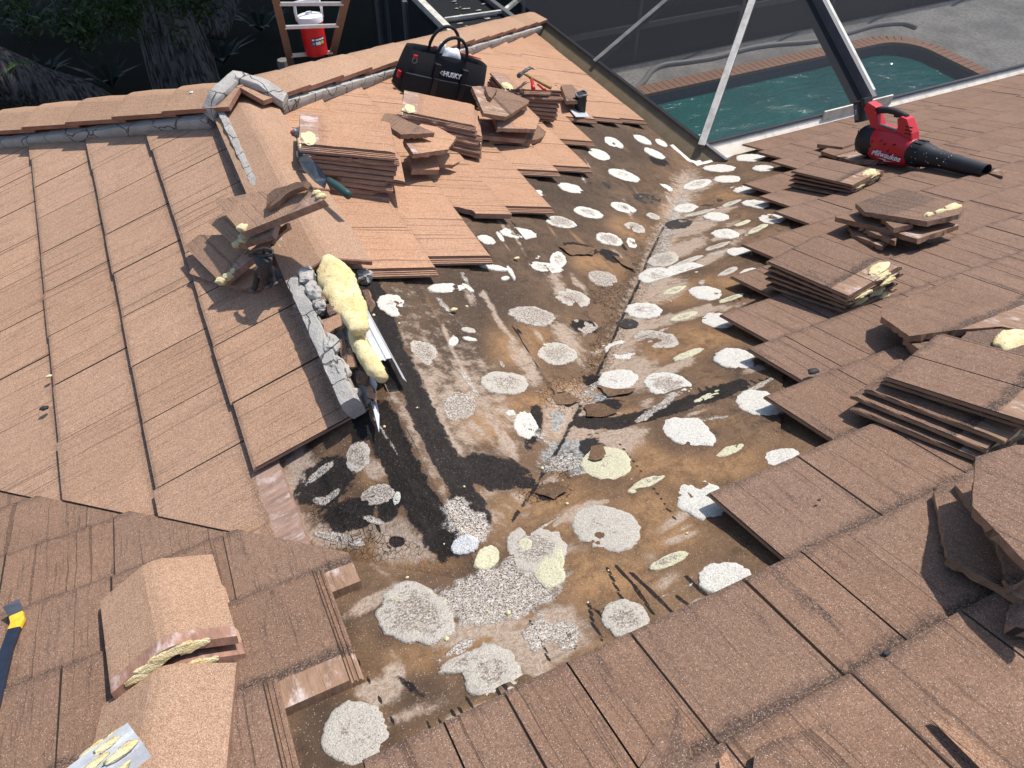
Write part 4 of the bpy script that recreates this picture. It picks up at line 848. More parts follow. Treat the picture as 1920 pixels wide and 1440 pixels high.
mb = MB(); mb.add([(-.036, .80, .079), (-.052, .80, .03), (-.080, .60, .004), (-.058, .66, .012), (-.0375, .80, .077), (-.0535, .80, .028), (-.0815, .60, .002), (-.0595, .66, .010)], [(0, 1, 2, 3), (7, 6, 5, 4), (0, 4, 5, 1), (1, 5, 6, 2), (2, 6, 7, 3), (3, 7, 4, 0)]); mb.build('bent_tab', M_ZINC, ch)
mb = MB()
for k in range(9):
    for xx in (-.022, .006): mb.box((xx, .83 + .05 * k + .01 * math.sin(k * 3 + xx * 90), .0905), (xx + .003, .838 + .05 * k, .0925))
mb.build('rib_marks', M_STEEL, ch)
RUB = [((576, 520), .10, (.035, .05, .025), M_MORTAR), ((590, 548), .10, (.03, .045, .025), M_MORTAR), ((600, 575), .10, (.022, .03, .02), M_MORTAR), ((682, 517), .10, (.036, .03, .026), M_MORTAR), ((655, 742), .07, (.034, .03, .034), M_MORTAR), ((637, 690), .10, (.028, .05, .022), M_MORTAR), ((622, 645), .10, (.026, .05, .022), M_MORTAR)]
LBM = ['uppermost grey mortar chunk left of the foam log, under the cap edge', 'second grey mortar chunk down, left of the foam log', 'third grey mortar chunk down beside the foam log, above the tile chips', 'pitted mortar chunk right of the foam log under the cap corner', 'broken mortar end piece at the lowest end of the ridge rubble', 'long mortar piece beside the narrow foam strip', 'mortar piece between the tile chips and the ridge bedding']
for k, (q, h, r, m) in enumerate(RUB):
    tag(lump('mortar_chunk', U(q, 'L' if k != 3 else 'C', h if k != 3 else .03), r, m, None, .5, 2.2, 50 + k, 3, smooth=False), LBM[k], 'mortar chunk', 'mortar chunks at the open ridge end')
CH = [([(610, 572), (632, 566), (638, 585), (616, 590)], .10), ([(602, 598), (640, 590), (645, 604), (612, 628)], .10), ([(630, 640), (642, 632), (655, 668), (648, 690)], .09), ([(645, 650), (660, 655), (668, 686), (655, 690)], .085), ([(668, 690), (690, 700), (685, 722), (665, 712)], .07), ([(688, 720), (702, 728), (700, 748), (688, 745)], .06), ([(680, 545), (688, 540), (700, 570), (692, 580)], .06), ([(596, 540), (606, 548), (608, 562), (598, 560)], .10)]
LBC = ['highest brown tile chip left of the foam log', 'larger tan tile chip below the highest one, left of the foam log', 'narrow brown chip standing beside the narrow foam strip', 'tan chip between the mortar and the narrow foam strip', 'brown chip just left of the bent steel tab', 'tan chip at the very end of the ridge rubble beside the bent tab', 'sliver of brown tile to the right of the foam log', 'small tan chip under the cap edge above the others']
for k, (q, h) in enumerate(CH): slab(q, 'L', [h + .012 * ((i + k) % 2) for i in range(len(q))], M_TAN if k % 2 else M_BRN, LBC[k], 'tile chip', 'tile_chip', 'tile chips at the open ridge end', jag=.003, t=.02)

# torn flaps of underlayment curling off the deck
for q in ([(1048, 462), (1075, 458), (1118, 464), (1112, 478), (1070, 476)], [(1120, 722), (1150, 728), (1192, 726), (1180, 740), (1140, 742)], [(1035, 742), (1062, 736), (1090, 748), (1070, 760), (1045, 756)], [(1108, 838), (1130, 832), (1136, 850), (1118, 866), (1102, 858)], [(1002, 922), (1030, 906), (1064, 914), (1040, 936)], [(1150, 478), (1180, 490), (1196, 506), (1170, 498)], [(1095, 760), (1125, 755), (1160, 770), (1130, 784), (1100, 778)], [(760, 465), (768, 462), (776, 476), (768, 480)]):
    pl = roofhit(q[0])[0]
    o = slab(q, pl, [.006 + .012 * ((i * 7) % 3) / 2 for i in range(len(q))], M_DECK, None, None, 'torn_flap', jag=.004, t=.004, parent=SL[pl])
# ------------------------------------------------------------------ tools and gear
M_RED = plain('red_plastic', (.50, .022, .030), .38, var=.12, scale=12)
M_BLK = plain('black_plastic', (.016, .016, .018), .5, var=.3, scale=20)
M_RUB = plain('black_rubber', (.020, .020, .022), .7, var=.4, scale=40, bump=.001)
M_WHT = plain('white_print', (.80, .80, .80), .6, var=.04)
M_WPL = plain('white_plastic', (.78, .78, .80), .35, var=.05, scale=8)
M_CANV = plain('black_canvas', (.012, .012, .014), .85, var=.5, scale=220, bump=.001)
M_GREYP = plain('grey_plastic', (.10, .11, .13), .45)
M_YELP = plain('yellow_paint_chipped', (.70, .42, .03), .5, var=.4, scale=90)
M_BLUEP = plain('blue_black_paint', (.018, .026, .045), .42, var=.5, scale=40)
M_GRN = plain('green_handle_paint', (.022, .060, .055), .55, var=.4, scale=40)
M_WOOD = plain('hickory_handle', (.30, .17, .055), .55, var=.35, scale=40)
M_LEATH = plain('black_glove_leather', (.034, .031, .031), .55, var=.7, scale=60, bump=.003)
M_GLOVE2 = plain('worn_glove_grey', (.12, .105, .095), .8, var=.5, scale=80, bump=.002)

# leaf blower, X from the rear intake to the nozzle, Z up
n1 = U((1848, 322), 'M', .075); r1 = onray((1628, 262), n1, .80, F('M', 3.6, 2.4, .19))
X = n1 - r1; X /= np.linalg.norm(X); Zb = NRM['M'] - X * (NRM['M'] @ X); Zb /= np.linalg.norm(Zb); Yb = np.cross(Zb, X)
bl = empty('leaf_blower', r1); bl.matrix_basis = mat4(X, Yb, Zb, r1); tag(bl, 'red and black cordless leaf blower standing on the right slope', 'leaf blower')
def own(o, root): o.parent = root; return o
def ringX(x, ry, rz, cz=0, n=24, sq=2.0):
    R = []
    for k in range(n):
        a = 2 * math.pi * k / n; c, s_ = math.cos(a), math.sin(a); r = (abs(c) ** sq + abs(s_) ** sq) ** (-1 / sq); R.append((x, ry * c * r, cz + rz * s_ * r))
    return R
def lathe(secs, cap=True): return MB().loft([ringX(x, r, r if len(s) < 1 else s[0], s[1] if len(s) > 1 else 0) for x, r, *s in secs], cap)
mb = lathe([(-.03, .062), (-.035, .082), (-.02, .092), (.02, .096), (.06, .098), (.10, .094)]); own(mb.build('rear_intake', M_BLK, smooth=False, auto=35), bl)
mb = MB()
for k in range(9): mb.box((-.034, -.004 + (k - 4) * .016 - .002, -.07), (-.030, -.004 + (k - 4) * .016 + .002, .07))
own(mb.build('intake_grille', M_GREYP), bl)
body = [ringX(.06, .085, .090, 0, 24, 2.4), ringX(.09, .094, .100, .0, 24, 2.6), ringX(.16, .090, .100, .0, 24, 2.8), ringX(.24, .084, .100, .0, 24, 2.8), ringX(.30, .078, .092, -.004, 24, 2.6), ringX(.335, .070, .080, -.004, 24, 2.4)]
own(MB().loft(body).build('motor_housing', M_RED, auto=35), bl)
mb = lathe([(.325, .074), (.345, .078), (.40, .076), (.405, .070), (.43, .068), (.47, .058), (.55, .050), (.66, .0455), (.77, .042), (.80, .043)], False)
mb.loft([ringX(.80, .043, .043), ringX(.80, .038, .038), ringX(.60, .040, .040)], False); own(mb.build('nozzle', M_BLK, auto=35), bl)
mb = MB()
for k in range(14):
    a = 2 * math.pi * k / 14; mb.box((.345, -.004, .0765), (.398, .004, .0815), Matrix.Rotation(a, 4, 'X'))
own(mb.build('nozzle_collar_ribs', M_BLK), bl)
own(lathe([(.788, .0442), (.805, .0442)], False).build('nozzle_rim', M_BLK, auto=35), bl)
# side profile pieces extruded across Y (x, z)
def prof(poly, w, bev=.006):
    mb = MB(); n = len(poly); V = [(x, -w, z) for x, z in poly] + [(x, w, z) for x, z in poly]
    mb.add(V, [tuple(range(n)), tuple(range(n, 2 * n))[::-1]] + [(k, n + k, n + (k + 1) % n, (k + 1) % n) for k in range(n)]); return mb
own(prof([(.205, .07), (.335, .055), (.318, .115), (.265, .190), (.225, .198), (.20, .178), (.215, .135)], .036).build('front_strut', M_RED, bevel=.008), bl)
own(prof([(.035, .075), (.10, .085), (.075, .13), (.030, .195), (.040, .215), (-.03, .235), (-.05, .19), (.0, .135)], .034).build('rear_strut', M_RED, bevel=.007), bl)
own(prof([(.06, .085), (.22, .075), (.215, .105), (.075, .115)], .040).build('control_deck', M_RED, bevel=.006), bl)
mb = MB().tube([(.015, 0, .175), (.04, 0, .193), (.10, 0, .205), (.16, 0, .205), (.215, 0, .195), (.24, 0, .187)], [.020, .021, .020, .019, .021, .02], 14); own(mb.build('grip', M_RUB, smooth=True), bl)
mb = MB().box((.155, -.010, .175), (.185, .010, .195)); own(mb.build('trigger', M_BLK, bevel=.003), bl)
ang = Matrix.Translation((-.055, 0, .175)) @ Matrix.Rotation(math.radians(-18), 4, 'Y')
mb = MB().box((-.062, -.040, -.065), (-.012, .040, .062), ang); bat = own(mb.build('battery_pack', M_BLK, bevel=.006), bl)
mb = MB().box((-.012, -.036, .03), (.022, .036, .075), ang); own(mb.build('battery_latch', M_BLK, bevel=.006), bl)
mb = MB()
for k in range(5): mb.box((-.066, -.034 + .015 * k, -.055), (-.060, -.026 + .015 * k, .05), ang)
own(mb.build('battery_ribs', M_GREYP), bl)
for sgn in (-1,):
    o = MB().box((-.055, -.0415, -.05), (-.030, -.0398, .045), ang).build('battery_label', M_GREYP); own(o, bl)
    own(text('M18', .016, 'battery_print', M_WHT, None, ang @ Matrix.Translation((-.042, -.0425, 0)) @ Matrix.Rotation(math.pi / 2, 4, 'X') @ Matrix.Rotation(math.pi / 2, 4, 'Z')), bl)
own(prof([(.03, -.092), (.10, -.098), (.12, -.150), (.02, -.150)], .055).build('foot', M_BLK, bevel=.004), bl)
mb = MB()
for k in range(3):
    for j in range(2): mb.box((.272 + .026 * j, -.0385, .105 + .020 * k), (.292 + .026 * j, -.034, .113 + .020 * k), Matrix.Rotation(0, 4, 'Y'))
own(mb.build('front_vents', M_BLK), bl)
mb = MB()
for a, b in ((.10, .03), (.13, -.015), (.19, .035), (.22, .0), (.255, .045), (.245, -.02), (.16, .05)): mb.tube([(a, -.0975, b), (a, -.080, b)], .0045, 8)
own(mb.build('screw_holes', M_BLK), bl)
o = MB().add([(.085, -.0405, .118), (.21, -.0405, .108), (.205, -.012, .112), (.09, -.012, .120)], [(0, 1, 2, 3)]).build('control_sticker', M_GREYP); o.location = (0, 0, .002); own(o, bl)
mb = MB()
for k in range(5): mb.box((.095 + .022 * k, -.036, .1225 - .0018 * k), (.107 + .022 * k, -.028, .1238 - .0018 * k))
own(mb.build('warning_marks', M_YELP), bl)
Rt = Matrix.Translation((.215, -.0935, -.030)) @ Matrix.Rotation(math.pi / 2, 4, 'X')
own(text('Milwaukee', .048, 'logo_lettering', M_WHT, None, Rt, .0025, .35, .0006), bl)
o = MB().add([(x, -.0955, z) for x, z in ((.155, -.056), (.225, -.052), (.215, -.060), (.285, -.052), (.205, -.066), (.215, -.058))], [(0, 1, 2, 5), (2, 3, 4, 5)]).build('logo_bolt', M_WHT); own(o, bl)
mb = MB(); rs = random.Random(4)
for k in range(30):
    a = rs.uniform(1.4, 3.6); x = rs.uniform(.33, .60); r = .080 if x < .41 else .072 - (x - .41) * .12
    c = np.array((x, math.cos(a) * r, math.sin(a) * r)); t = rs.uniform(.0007, .0018); mb.box(c - t, c + t)
own(mb.build('dust_specks', M_WHT), bl)
# flat rail lying behind the nozzle
slab([(1798, 303), (1806, 302), (1885, 318), (1880, 331), (1800, 312)], 'M', [.06, .075, .085, .062, .055], M_BRN, 'tile edge rail broken off and lying behind the blower nozzle', name='tile_fragment', cat='tile chip', t=.012)

# black tool bag
bA, bB = U((752, 172), 'C', .06), U((908, 203), 'C', .06); bx = bB - bA; bl_ = np.linalg.norm(bx); bx /= bl_; bz = NRM['C'] * .55 + np.array([0, 0, 1]) * .45; bz -= bx * (bz @ bx); bz /= np.linalg.norm(bz); by = np.cross(bz, bx)
bag = empty('tool_bag', bA); bag.matrix_basis = mat4(bx, by, bz, bA); tag(bag, 'open black canvas tool bag with two loop handles below the hip', 'tool bag')
BW, BD, BH = bl_ * .98, .22, .235
def bring(z, x0, x1, y0, y1, n=28, sq=5, sag=0):
    R = []
    for k in range(n):
        a = 2 * math.pi * k / n; c, s_ = math.cos(a), math.sin(a); r = (abs(c) ** sq + abs(s_) ** sq) ** (-1 / sq)
        x = (x0 + x1) / 2 + c * r * (x1 - x0) / 2; y = (y0 + y1) / 2 + s_ * r * (y1 - y0) / 2; wob = .006 * (fbm(np.array([[x * 12, y * 12, z * 14]]), 2, 6)[0] - .5) * 2
        R.append((x + wob, y + wob * 1.5, z + sag * (1 - abs(c * r)) * 1.0))
    return R
rings = [bring(.0, .0, BW, 0, BD), bring(.02, -.006, BW + .006, -.006, BD + .006), bring(BH * .5, .004, BW - .004, .004, BD), bring(BH * .85, .014, BW - .012, .03, BD - .02), bring(BH, .02, BW - .016, .045, BD - .035, sag=.012), bring(BH - .012, .03, BW - .026, .055, BD - .045, sag=.012), bring(BH * .55, .03, BW - .03, .05, BD - .04)]
own(MB().loft(rings).build('bag_body', M_CANV, auto=50), bag)
own(MB().loft([bring(BH * .5, -.002, BW + .002, -.014, .012), bring(.03, -.004, BW + .004, -.024, .010), bring(.004, .0, BW, -.02, .012)]).build('front_pocket', M_CANV, auto=50), bag)
for yy, hh in ((.045, .13), (BD - .04, .15)):
    x0, x1 = BW * .33, BW * .66; pts = [(x0, yy - .025, BH * .35), (x0, yy, BH * .9)] + [((x0 + x1) / 2 - (x1 - x0) / 2 * math.cos(t) * 1.05, yy + (.0 if yy < .1 else .0), BH + .01 + hh * math.sin(t) * .9) for t in np.linspace(.15, math.pi - .15, 12)] + [(x1, yy, BH * .9), (x1, yy - .025, BH * .35)]
    own(MB().tube(pts, .010, 10).build('handle', M_CANV, smooth=True), bag)
for xx in (BW * .30, BW * .63): own(MB().box((xx, -.0285, .01), (xx + .035, -.020, BH * .53)).build('web_strap', M_BLK), bag); own(MB().box((xx, -.008, BH * .5), (xx + .035, .022, BH * .86), Matrix()).build('web_strap', M_BLK), bag)
own(MB().tube([tuple(v) for v in bring(BH + .002, .02, BW - .016, BD - .040, BD - .030, 24, 5, .012)[:8]], .004, 6).build('red_piping', M_RED, smooth=True), bag)
own(MB().box((.03, .018, BH * .86), (.055, .034, BH * .93)).build('red_tab', M_RED, bevel=.003), bag)
own(MB().tube([(.0425 + .015 * math.cos(t), .022, BH * .80 + .016 * math.sin(t)) for t in np.linspace(0, 2 * math.pi, 14)], .0025, 6).build('ring_buckle', M_ALU, smooth=True), bag)
own(MB().box((-.022, .05, .06), (-.004, .08, .10)).build('side_tab', M_RED, bevel=.004), bag)
Mt = Matrix.Translation((BW * .50, .003, BH * .665)) @ Matrix.Rotation(math.radians(82), 4, 'X')
own(text('HUSKY', .038, 'logo_lettering', M_WHT, None, Mt @ Matrix.Translation((.010, 0, .006)), .0015, 0, .0012), bag)
mb = MB()
for a in (0, 1): 
    for p, q in (((-.072, .0), (-.060, .013)), ((-.060, .013), (-.048, .0)), ((-.070, -.003), (-.052, -.003)), ((-.060, -.012), (-.048, .0))): mb.tube([(p[0], p[1], .007), (q[0], q[1], .007)], .0022, 6)
o = mb.build('logo_diamond', M_WHT); o.matrix_basis = Mt; own(o, bag)
wb = lump('white_bag_contents', (BW * .55, BD * .55, BH * .95), (.06, .04, .06), M_WPL, None, .35, 2, 4, 3); own(wb, bag); wb2 = lump('white_bag_contents', (BW * .43, BD * .62, BH * 1.12), (.024, .016, .034), M_WPL, None, .5, 3, 9, 3); own(wb2, bag)

# hammer on the fourth stack
def chain(q, pl, hs): return [U(a, pl, h) for a, h in zip(q, hs)]
hm = empty('claw_hammer', U((985, 155), 'C', .31)); tag(hm, 'claw hammer with a wooden handle lying on the far stack of tiles', 'hammer')
HQ = chain([(986, 140), (1034, 165)], 'C', [.315, .305]); par(MB().tube([HQ[0] + (HQ[1] - HQ[0]) * t for t in (0, .3, .6, .93, 1)], [.010, .011, .013, .016, .014], 12, flat=.8).build('handle', M_WOOD, smooth=True), hm)
a, b, c_, d_, e_ = chain([(973, 142), (983, 134), (988, 131), (995, 127), (999, 129)], 'C', [.315, .32, .325, .325, .315])
par(MB().tube([a, a + (b - a) * .35, a + (b - a) * .45, b, c_], [.015, .015, .010, .011, .012], 12).build('hammer_head', M_STEEL, smooth=False, auto=40), hm)
for k in (-1, 1):
    off = (NRM['C'] * .0 + np.cross(NRM['C'], (d_ - c_) / np.linalg.norm(d_ - c_))) * .008 * k
    par(MB().tube([c_ - off * .2, d_ + off, e_ + off * 1.3], [.010, .006, .003], 8).build('claw', M_STEEL, smooth=True), hm)
kn = empty('red_handled_tool', U((996, 158), 'C', .30)); tag(kn, 'small red handled tool tucked under the hammer on the tile stack', 'hand tool')
K = chain([(997, 150), (999, 160), (1000, 166)], 'C', [.308, .303, .303]); par(MB().tube(K, [.011, .012, .014], 10).build('handle', M_RED, smooth=True), kn)
K = chain([(997, 150), (990, 143), (982, 139)], 'C', [.308, .300, .298]); par(MB().tube(K, [.006, .005, .004], 8).build('shank', M_STEEL, smooth=True), kn)
K = chain([(1008, 158), (1018, 166), (1024, 169)], 'C', [.302, .30, .298]); par(MB().tube(K, [.006, .008, .008], 8).build('second_grip', M_RED, smooth=True), kn)

# trowel leaning on the tall stack
tr = empty('brick_trowel', U((605, 350), 'C', .13)); tag(tr, 'brick trowel with a green handle leaning on the tall stack by the ridge', 'trowel')
TQ = [((559, 278), .16), ((561, 303), .15), ((571, 321), .15), ((590, 341), .145), ((609, 354), .14), ((614, 337), .175), ((604, 319), .195), ((588, 302), .19), ((570, 284), .175)]
P = np.array([U(q, 'C', h) for q, h in TQ]); c0 = P.mean(0); _, _, vt = np.linalg.svd(P - c0); z = vt[2] if vt[2] @ NRM['C'] > 0 else -vt[2]
mb = MB(); n = len(P); mb.add(list(P + z * .001) + list(P - z * .001), [tuple(range(n)), tuple(range(n, 2 * n))[::-1]] + [(k, n + k, n + (k + 1) % n, (k + 1) % n) for k in range(n)]); par(place(mb.build('blade', M_STEEL)), tr)
K = chain([(606, 348), (612, 338), (618, 340)], 'C', [.155, .175, .19]); par(MB().tube(K, .005, 8).build('tang', M_STEEL, smooth=True), tr)
K = chain([(616, 338), (622, 343), (636, 352), (650, 363), (655, 367)], 'C', [.19, .195, .20, .205, .205]); par(MB().tube(K, [.013, .016, .0165, .017, .016], 14).build('handle', M_GRN, smooth=True), tr)
# dark tool behind the same stack
gt = empty('angle_tool', U((562, 258), 'C', .06)); tag(gt, 'grey domed power tool with a red button half hidden behind the tall stack', 'power tool')
c0 = U((566, 252), 'C', .10); par(lump('grey_dome', c0, (.042, .042, .034), M_GREYP, None, .05, 1, 2, 3), gt); par(lump('black_base', U((568, 268), 'C', .055), (.050, .055, .022), M_BLK, None, .15, 1, 4, 3), gt); par(lump('red_button', U((548, 248), 'C', .095), (.009, .012, .010), M_RED, None, .05, 1, 2, 2), gt); par(lump('chrome_cap', U((553, 246), 'C', .11), (.012, .014, .012), M_ALU, None, .1, 1, 7, 2), gt)
# work glove hanging off the ridge heap
gv = empty('work_glove', U((500, 500), 'L', .12)); tag(gv, 'black work glove draped over the ridge heap, fingers pointing down', 'glove')
def gp(q, h): return U(q, 'L', h)
bm_ = MB()
bm_.tube([gp((487, 480), .215), gp((489, 495), .20), gp((496, 508), .16)], [.026, .028, .028], 12, flat=.55, up=NRM['L'])
bm_.tube([gp((503, 482), .215), gp((500, 500), .18), gp((503, 512), .145)], [.026, .030, .030], 12, flat=.6, up=NRM['L'])
for a, r in (([((482, 505), .16), ((482, 522), .12), ((478, 538), .095), ((473, 547), .085)], .012), ([((490, 508), .16), ((497, 522), .135), ((500, 533), .11), ((504, 540), .10)], .0125), ([((505, 508), .15), ((510, 520), .125), ((514, 528), .11), ((519, 534), .10)], .012), ([((510, 504), .145), ((519, 512), .125), ((524, 520), .11), ((526, 526), .10)], .0115), ([((499, 498), .17), ((488, 505), .165), ((484, 512), .15), ((492, 518), .14)], .012)):
    pts = [gp(*k) for k in a]; bm_.tube(pts[:3] + [pts[2] * .5 + pts[3] * .5], [r * 1.15, r * 1.08, r, r * .95], 10)
    tip = MB().tube([pts[2] * .55 + pts[3] * .45, pts[3], pts[3] + (pts[3] - pts[2]) * .12], [r * 1.04, r, r * .45], 10).build('worn_fingertip', M_GLOVE2, None, True); par(tip, gv)
hand = bm_.build('glove_hand', M_LEATH, None, False)
rm = hand.modifiers.new('r', 'REMESH'); rm.mode = 'VOXEL'; rm.voxel_size = .0035; sm_ = hand.modifiers.new('s', 'SMOOTH'); sm_.iterations = 4; bpy.context.view_layer.update()
me = bpy.data.meshes.new_from_object(hand.evaluated_get(bpy.context.evaluated_depsgraph_get())); hand.modifiers.clear(); hand.data = me; me.materials.clear(); me.materials.append(M_LEATH); me.polygons.foreach_set('use_smooth', np.ones(len(me.polygons), bool)); place(hand); par(hand, gv)
cuff = MB().tube([gp((468, 478), .205), gp((480, 470), .235), gp((497, 466), .245), gp((511, 470), .235), gp((512, 478), .225), gp((496, 480), .225), gp((468, 479), .208)], .0065, 10).build('cuff', M_LEATH, None, True); par(cuff, gv)
# pry bar on the left
pb = empty('pry_bar', U((10, 1220), 'M', .06)); tag(pb, 'flat pry bar with chipped yellow paint near its hooked end, at the left border', 'pry bar')
def ribbon(q, hs, ws, t=.006):
    pts = [U(a, 'M', h) for a, h in zip(q, hs)]; mb = MB(); rings = []
    for i, p in enumerate(pts):
        d = pts[min(i + 1, len(pts) - 1)] - pts[max(i - 1, 0)]; d /= np.linalg.norm(d); s_ = np.cross(d, NRM['M']); s_ /= np.linalg.norm(s_); u = np.cross(s_, d); w = ws[i] / 2
        rings.append([p - s_ * w - u * t / 2, p + s_ * w - u * t / 2, p + s_ * w + u * t / 2, p - s_ * w + u * t / 2])
    return mb.loft(rings)
par(place(ribbon([(-40, 1420), (-12, 1320), (2, 1262), (14, 1215), (28, 1178)], [.062] * 5, [.032, .032, .030, .029, .030], .010).build('shaft', M_BLUEP, bevel=.002)), pb)
par(place(ribbon([(28, 1179), (34, 1165), (31, 1152)], [.062, .066, .075], [.031, .033, .033], .010).build('painted_neck', M_YELP)), pb)
par(place(ribbon([(31, 1152), (24, 1138), (20, 1131)], [.075, .090, .098], [.034, .037, .038], .007).build('hooked_claw', M_BLUEP)), pb)
# steel channel at the bottom border
cb = empty('loose_steel_channel', U((220, 1420), 'M', .15)); tag(cb, 'offcut of galvanised channel smeared with yellow foam, lying on the lowest cap', 'steel channel')
q0, q1 = U((262, 1388), 'M', .13), U((90, 1520), 'M', .12); y = q1 - q0; y /= np.linalg.norm(y); x = np.cross(y, NRM['M']); x /= np.linalg.norm(x); z = np.cross(x, y)
mb = MB(); pr = [(-.062, -.03), (-.040, .022), (-.034, .030), (-.012, .030), (-.008, .025), (.002, .025), (.006, .030), (.03, .030), (.036, .022), (.058, -.03)]
for a, b in zip(pr[:-1], pr[1:]):
    V = [(a[0], 0, a[1]), (b[0], 0, b[1]), (b[0], .42, b[1]), (a[0], .42, a[1])]; V += [(v[0], v[1], v[2] - .0016) for v in V]; mb.add(V, [(0, 1, 2, 3), (7, 6, 5, 4), (0, 4, 5, 1), (1, 5, 6, 2), (2, 6, 7, 3), (3, 7, 4, 0)])
o = mb.build('channel_web', M_ZINC); o.matrix_basis = mat4(x, y, z, q0); par(o, cb)
for k, (a, b, r) in enumerate(((-.03, .035, .016), (-.045, .06, .014), (.012, .05, .012), (.045, .03, .012), (.048, .07, .016), (-.01, .08, .013), (-.05, .09, .02), (-.03, .16, .018), (.02, .2, .03), (-.045, .24, .02), (.01, .28, .025), (.045, .14, .012))):
    o = lump('foam_smear', q0 + x * a + y * b + z * (.031 if abs(a) < .034 else .012), (r * .8, r * 2.0, .0035), M_CREAM, None, .5, 2.6, k, 3, R=mat4(x, y, z, (0, 0, 0)).to_3x3()); par(o, cb)
# vent pipe with its flashing
vp = empty('vent_pipe', U((1088, 213), 'C', .04)); tag(vp, 'short black vent pipe with a pale rim beside the far tile stack', 'vent pipe')
b0 = U((1087, 210), 'C', .045); par(MB().tube([b0 - [0, 0, .05], b0 + [0, 0, .14]], .042, 20).build('pipe', M_BLK, auto=40), vp)
par(MB().tube([b0 + [.043 * math.cos(t), .043 * math.sin(t), .140 + .006 * math.sin(3 * t)] for t in np.linspace(0, 2 * math.pi, 24)], .006, 8).build('pale_rim', M_ALU, smooth=True), vp)
fl = np.array([U(q, 'C', .058) for q in ((1068, 205), (1092, 200), (1106, 219), (1080, 219))]); par(place(MB().add(list(fl) + list(fl - NRM['C'] * .004), [(0, 1, 2, 3), (7, 6, 5, 4), (0, 4, 5, 1), (1, 5, 6, 2), (2, 6, 7, 3), (3, 7, 4, 0)]).build('flashing', M_ZINC)), vp)
# crumbs and flakes
CRUMB = [((84, 766), 'L', .062, .016, M_RUB, 'dark bark flake on the left slope'), ((92, 706), 'L', .062, .012, M_CREAM, 'pale foam sliver on a joint of the left slope'), ((359, 173), None, 0, .010, M_WPL, 'white speck of foam on a left hip cap'), ((1525, 698), 'M', .060, .022, M_RUB, 'dark bark flake on a brown tile right of the bared roof'), ((1662, 1225), 'M', .060, .010, M_RUB, 'tiny black pebble on the front brown tiles'), ((1536, 938), 'M', .06, .006, M_RUB, 'black grit on the tile beside the bared edge'),
 ((850, 582), 'C', .012, .016, M_YEL, 'yellow foam crumb on the dark underlayment'), ((968, 485), 'C', .012, .014, M_YEL, 'yellow foam crumb near the tile edge'), ((1003, 235), 'C', .02, .0, M_YEL, '')]
for q, pl, h, r, m, lb in CRUMB:
    if not r: continue
    c = U(q, pl, h) if pl else U((359, 173), 'L', .15)
    tag(lump('debris_flake', c + (NRM[pl] * r * .2 if pl else 0), (r, r * .6, r * .35), m, None, .5, 2, int(q[0]), 2), lb, 'debris')
rs = random.Random(11); GB = 'foam crumbs scattered on the bared roof'
for k in range(46):
    q = (rs.uniform(700, 1400), rs.uniform(420, 1240)); pl, c = roofhit(q)
    if q[0] > 1330 and q[1] > 560 or q[0] < 760 and q[1] > 900 or q[1] > 1150 and q[0] > 1120 or q[0] - 690 < (560 - q[1]) * 1.0 and q[1] < 560 and q[0] < 950: continue
    r = rs.uniform(.003, .0075); tag(lump('foam_crumb', c + NRM[pl] * r * .3, (r, r * rs.uniform(.6, 1.4), r * .6), M_CREAM, None, .5, 2, k, 1), 'small pale foam crumb lying on the bared underlayment', 'foam crumb', GB)
# ------------------------------------------------------------------ behind the roof: yard, pool, screen enclosure, ladder, trees
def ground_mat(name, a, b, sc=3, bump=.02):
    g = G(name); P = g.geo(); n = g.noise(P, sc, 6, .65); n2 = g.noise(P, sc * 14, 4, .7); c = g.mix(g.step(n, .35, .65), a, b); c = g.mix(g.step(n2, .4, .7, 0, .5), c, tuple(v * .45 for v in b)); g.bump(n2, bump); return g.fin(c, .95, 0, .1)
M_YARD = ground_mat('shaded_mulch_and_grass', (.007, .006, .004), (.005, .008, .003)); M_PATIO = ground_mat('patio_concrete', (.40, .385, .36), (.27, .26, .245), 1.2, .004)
M_COP = plain('brick_coping', (.36, .20, .13), .85, var=.3, scale=14, bump=.003); M_PTILE = plain('blue_waterline_tile', (.05, .075, .12), .3, var=.8, scale=16)
M_PSH = plain('pool_plaster', (.05, .30, .29), .8, var=.25, scale=1.5)
PZ = GZ + .06; PX0, PX1, PY0, PY1 = 1.2, 12.15, 4.4, 8.62; RR = .62
def rrect(x0, x1, y0, y1, r, n=7):
    out = []
    for cx, cy, a0 in ((x1 - r, y0 + r, -90), (x1 - r, y1 - r, 0), (x0 + r, y1 - r, 90), (x0 + r, y0 + r, 180)):
        out += [(cx + r * math.cos(math.radians(a0 + 90 * k / n)), cy + r * math.sin(math.radians(a0 + 90 * k / n))) for k in range(n + 1)]
    return out
def sheet_with_hole(name, big, hole, z, mat):
    bm = bmesh.new(); A = [bm.verts.new((*p, z)) for p in big]; B = [bm.verts.new((*p, z)) for p in hole]
    es = [bm.edges.new((A[i], A[(i + 1) % len(A)])) for i in range(len(A))] + [bm.edges.new((B[i], B[(i + 1) % len(B)])) for i in range(len(B))]
    bmesh.ops.triangle_fill(bm, edges=es, use_beauty=True); me = bpy.data.meshes.new(name); bm.to_mesh(me); bm.free(); return link(name, me, mat)
hole = rrect(PX0 - .02, PX1 + .02, PY0 - .02, PY1 + .02, RR)
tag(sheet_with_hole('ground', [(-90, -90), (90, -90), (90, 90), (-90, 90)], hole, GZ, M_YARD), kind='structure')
tag(sheet_with_hole('patio', [(EV + .02 if False else .6, 3.0), (18, 3.0), (18, 9.75), (.6, 9.75)], hole, GZ + .05, M_PATIO), kind='structure')
pool = empty('swimming_pool', ((PX0 + PX1) / 2, (PY0 + PY1) / 2, GZ)); tag(pool, 'swimming pool with brick coping beyond the gutter', 'pool')
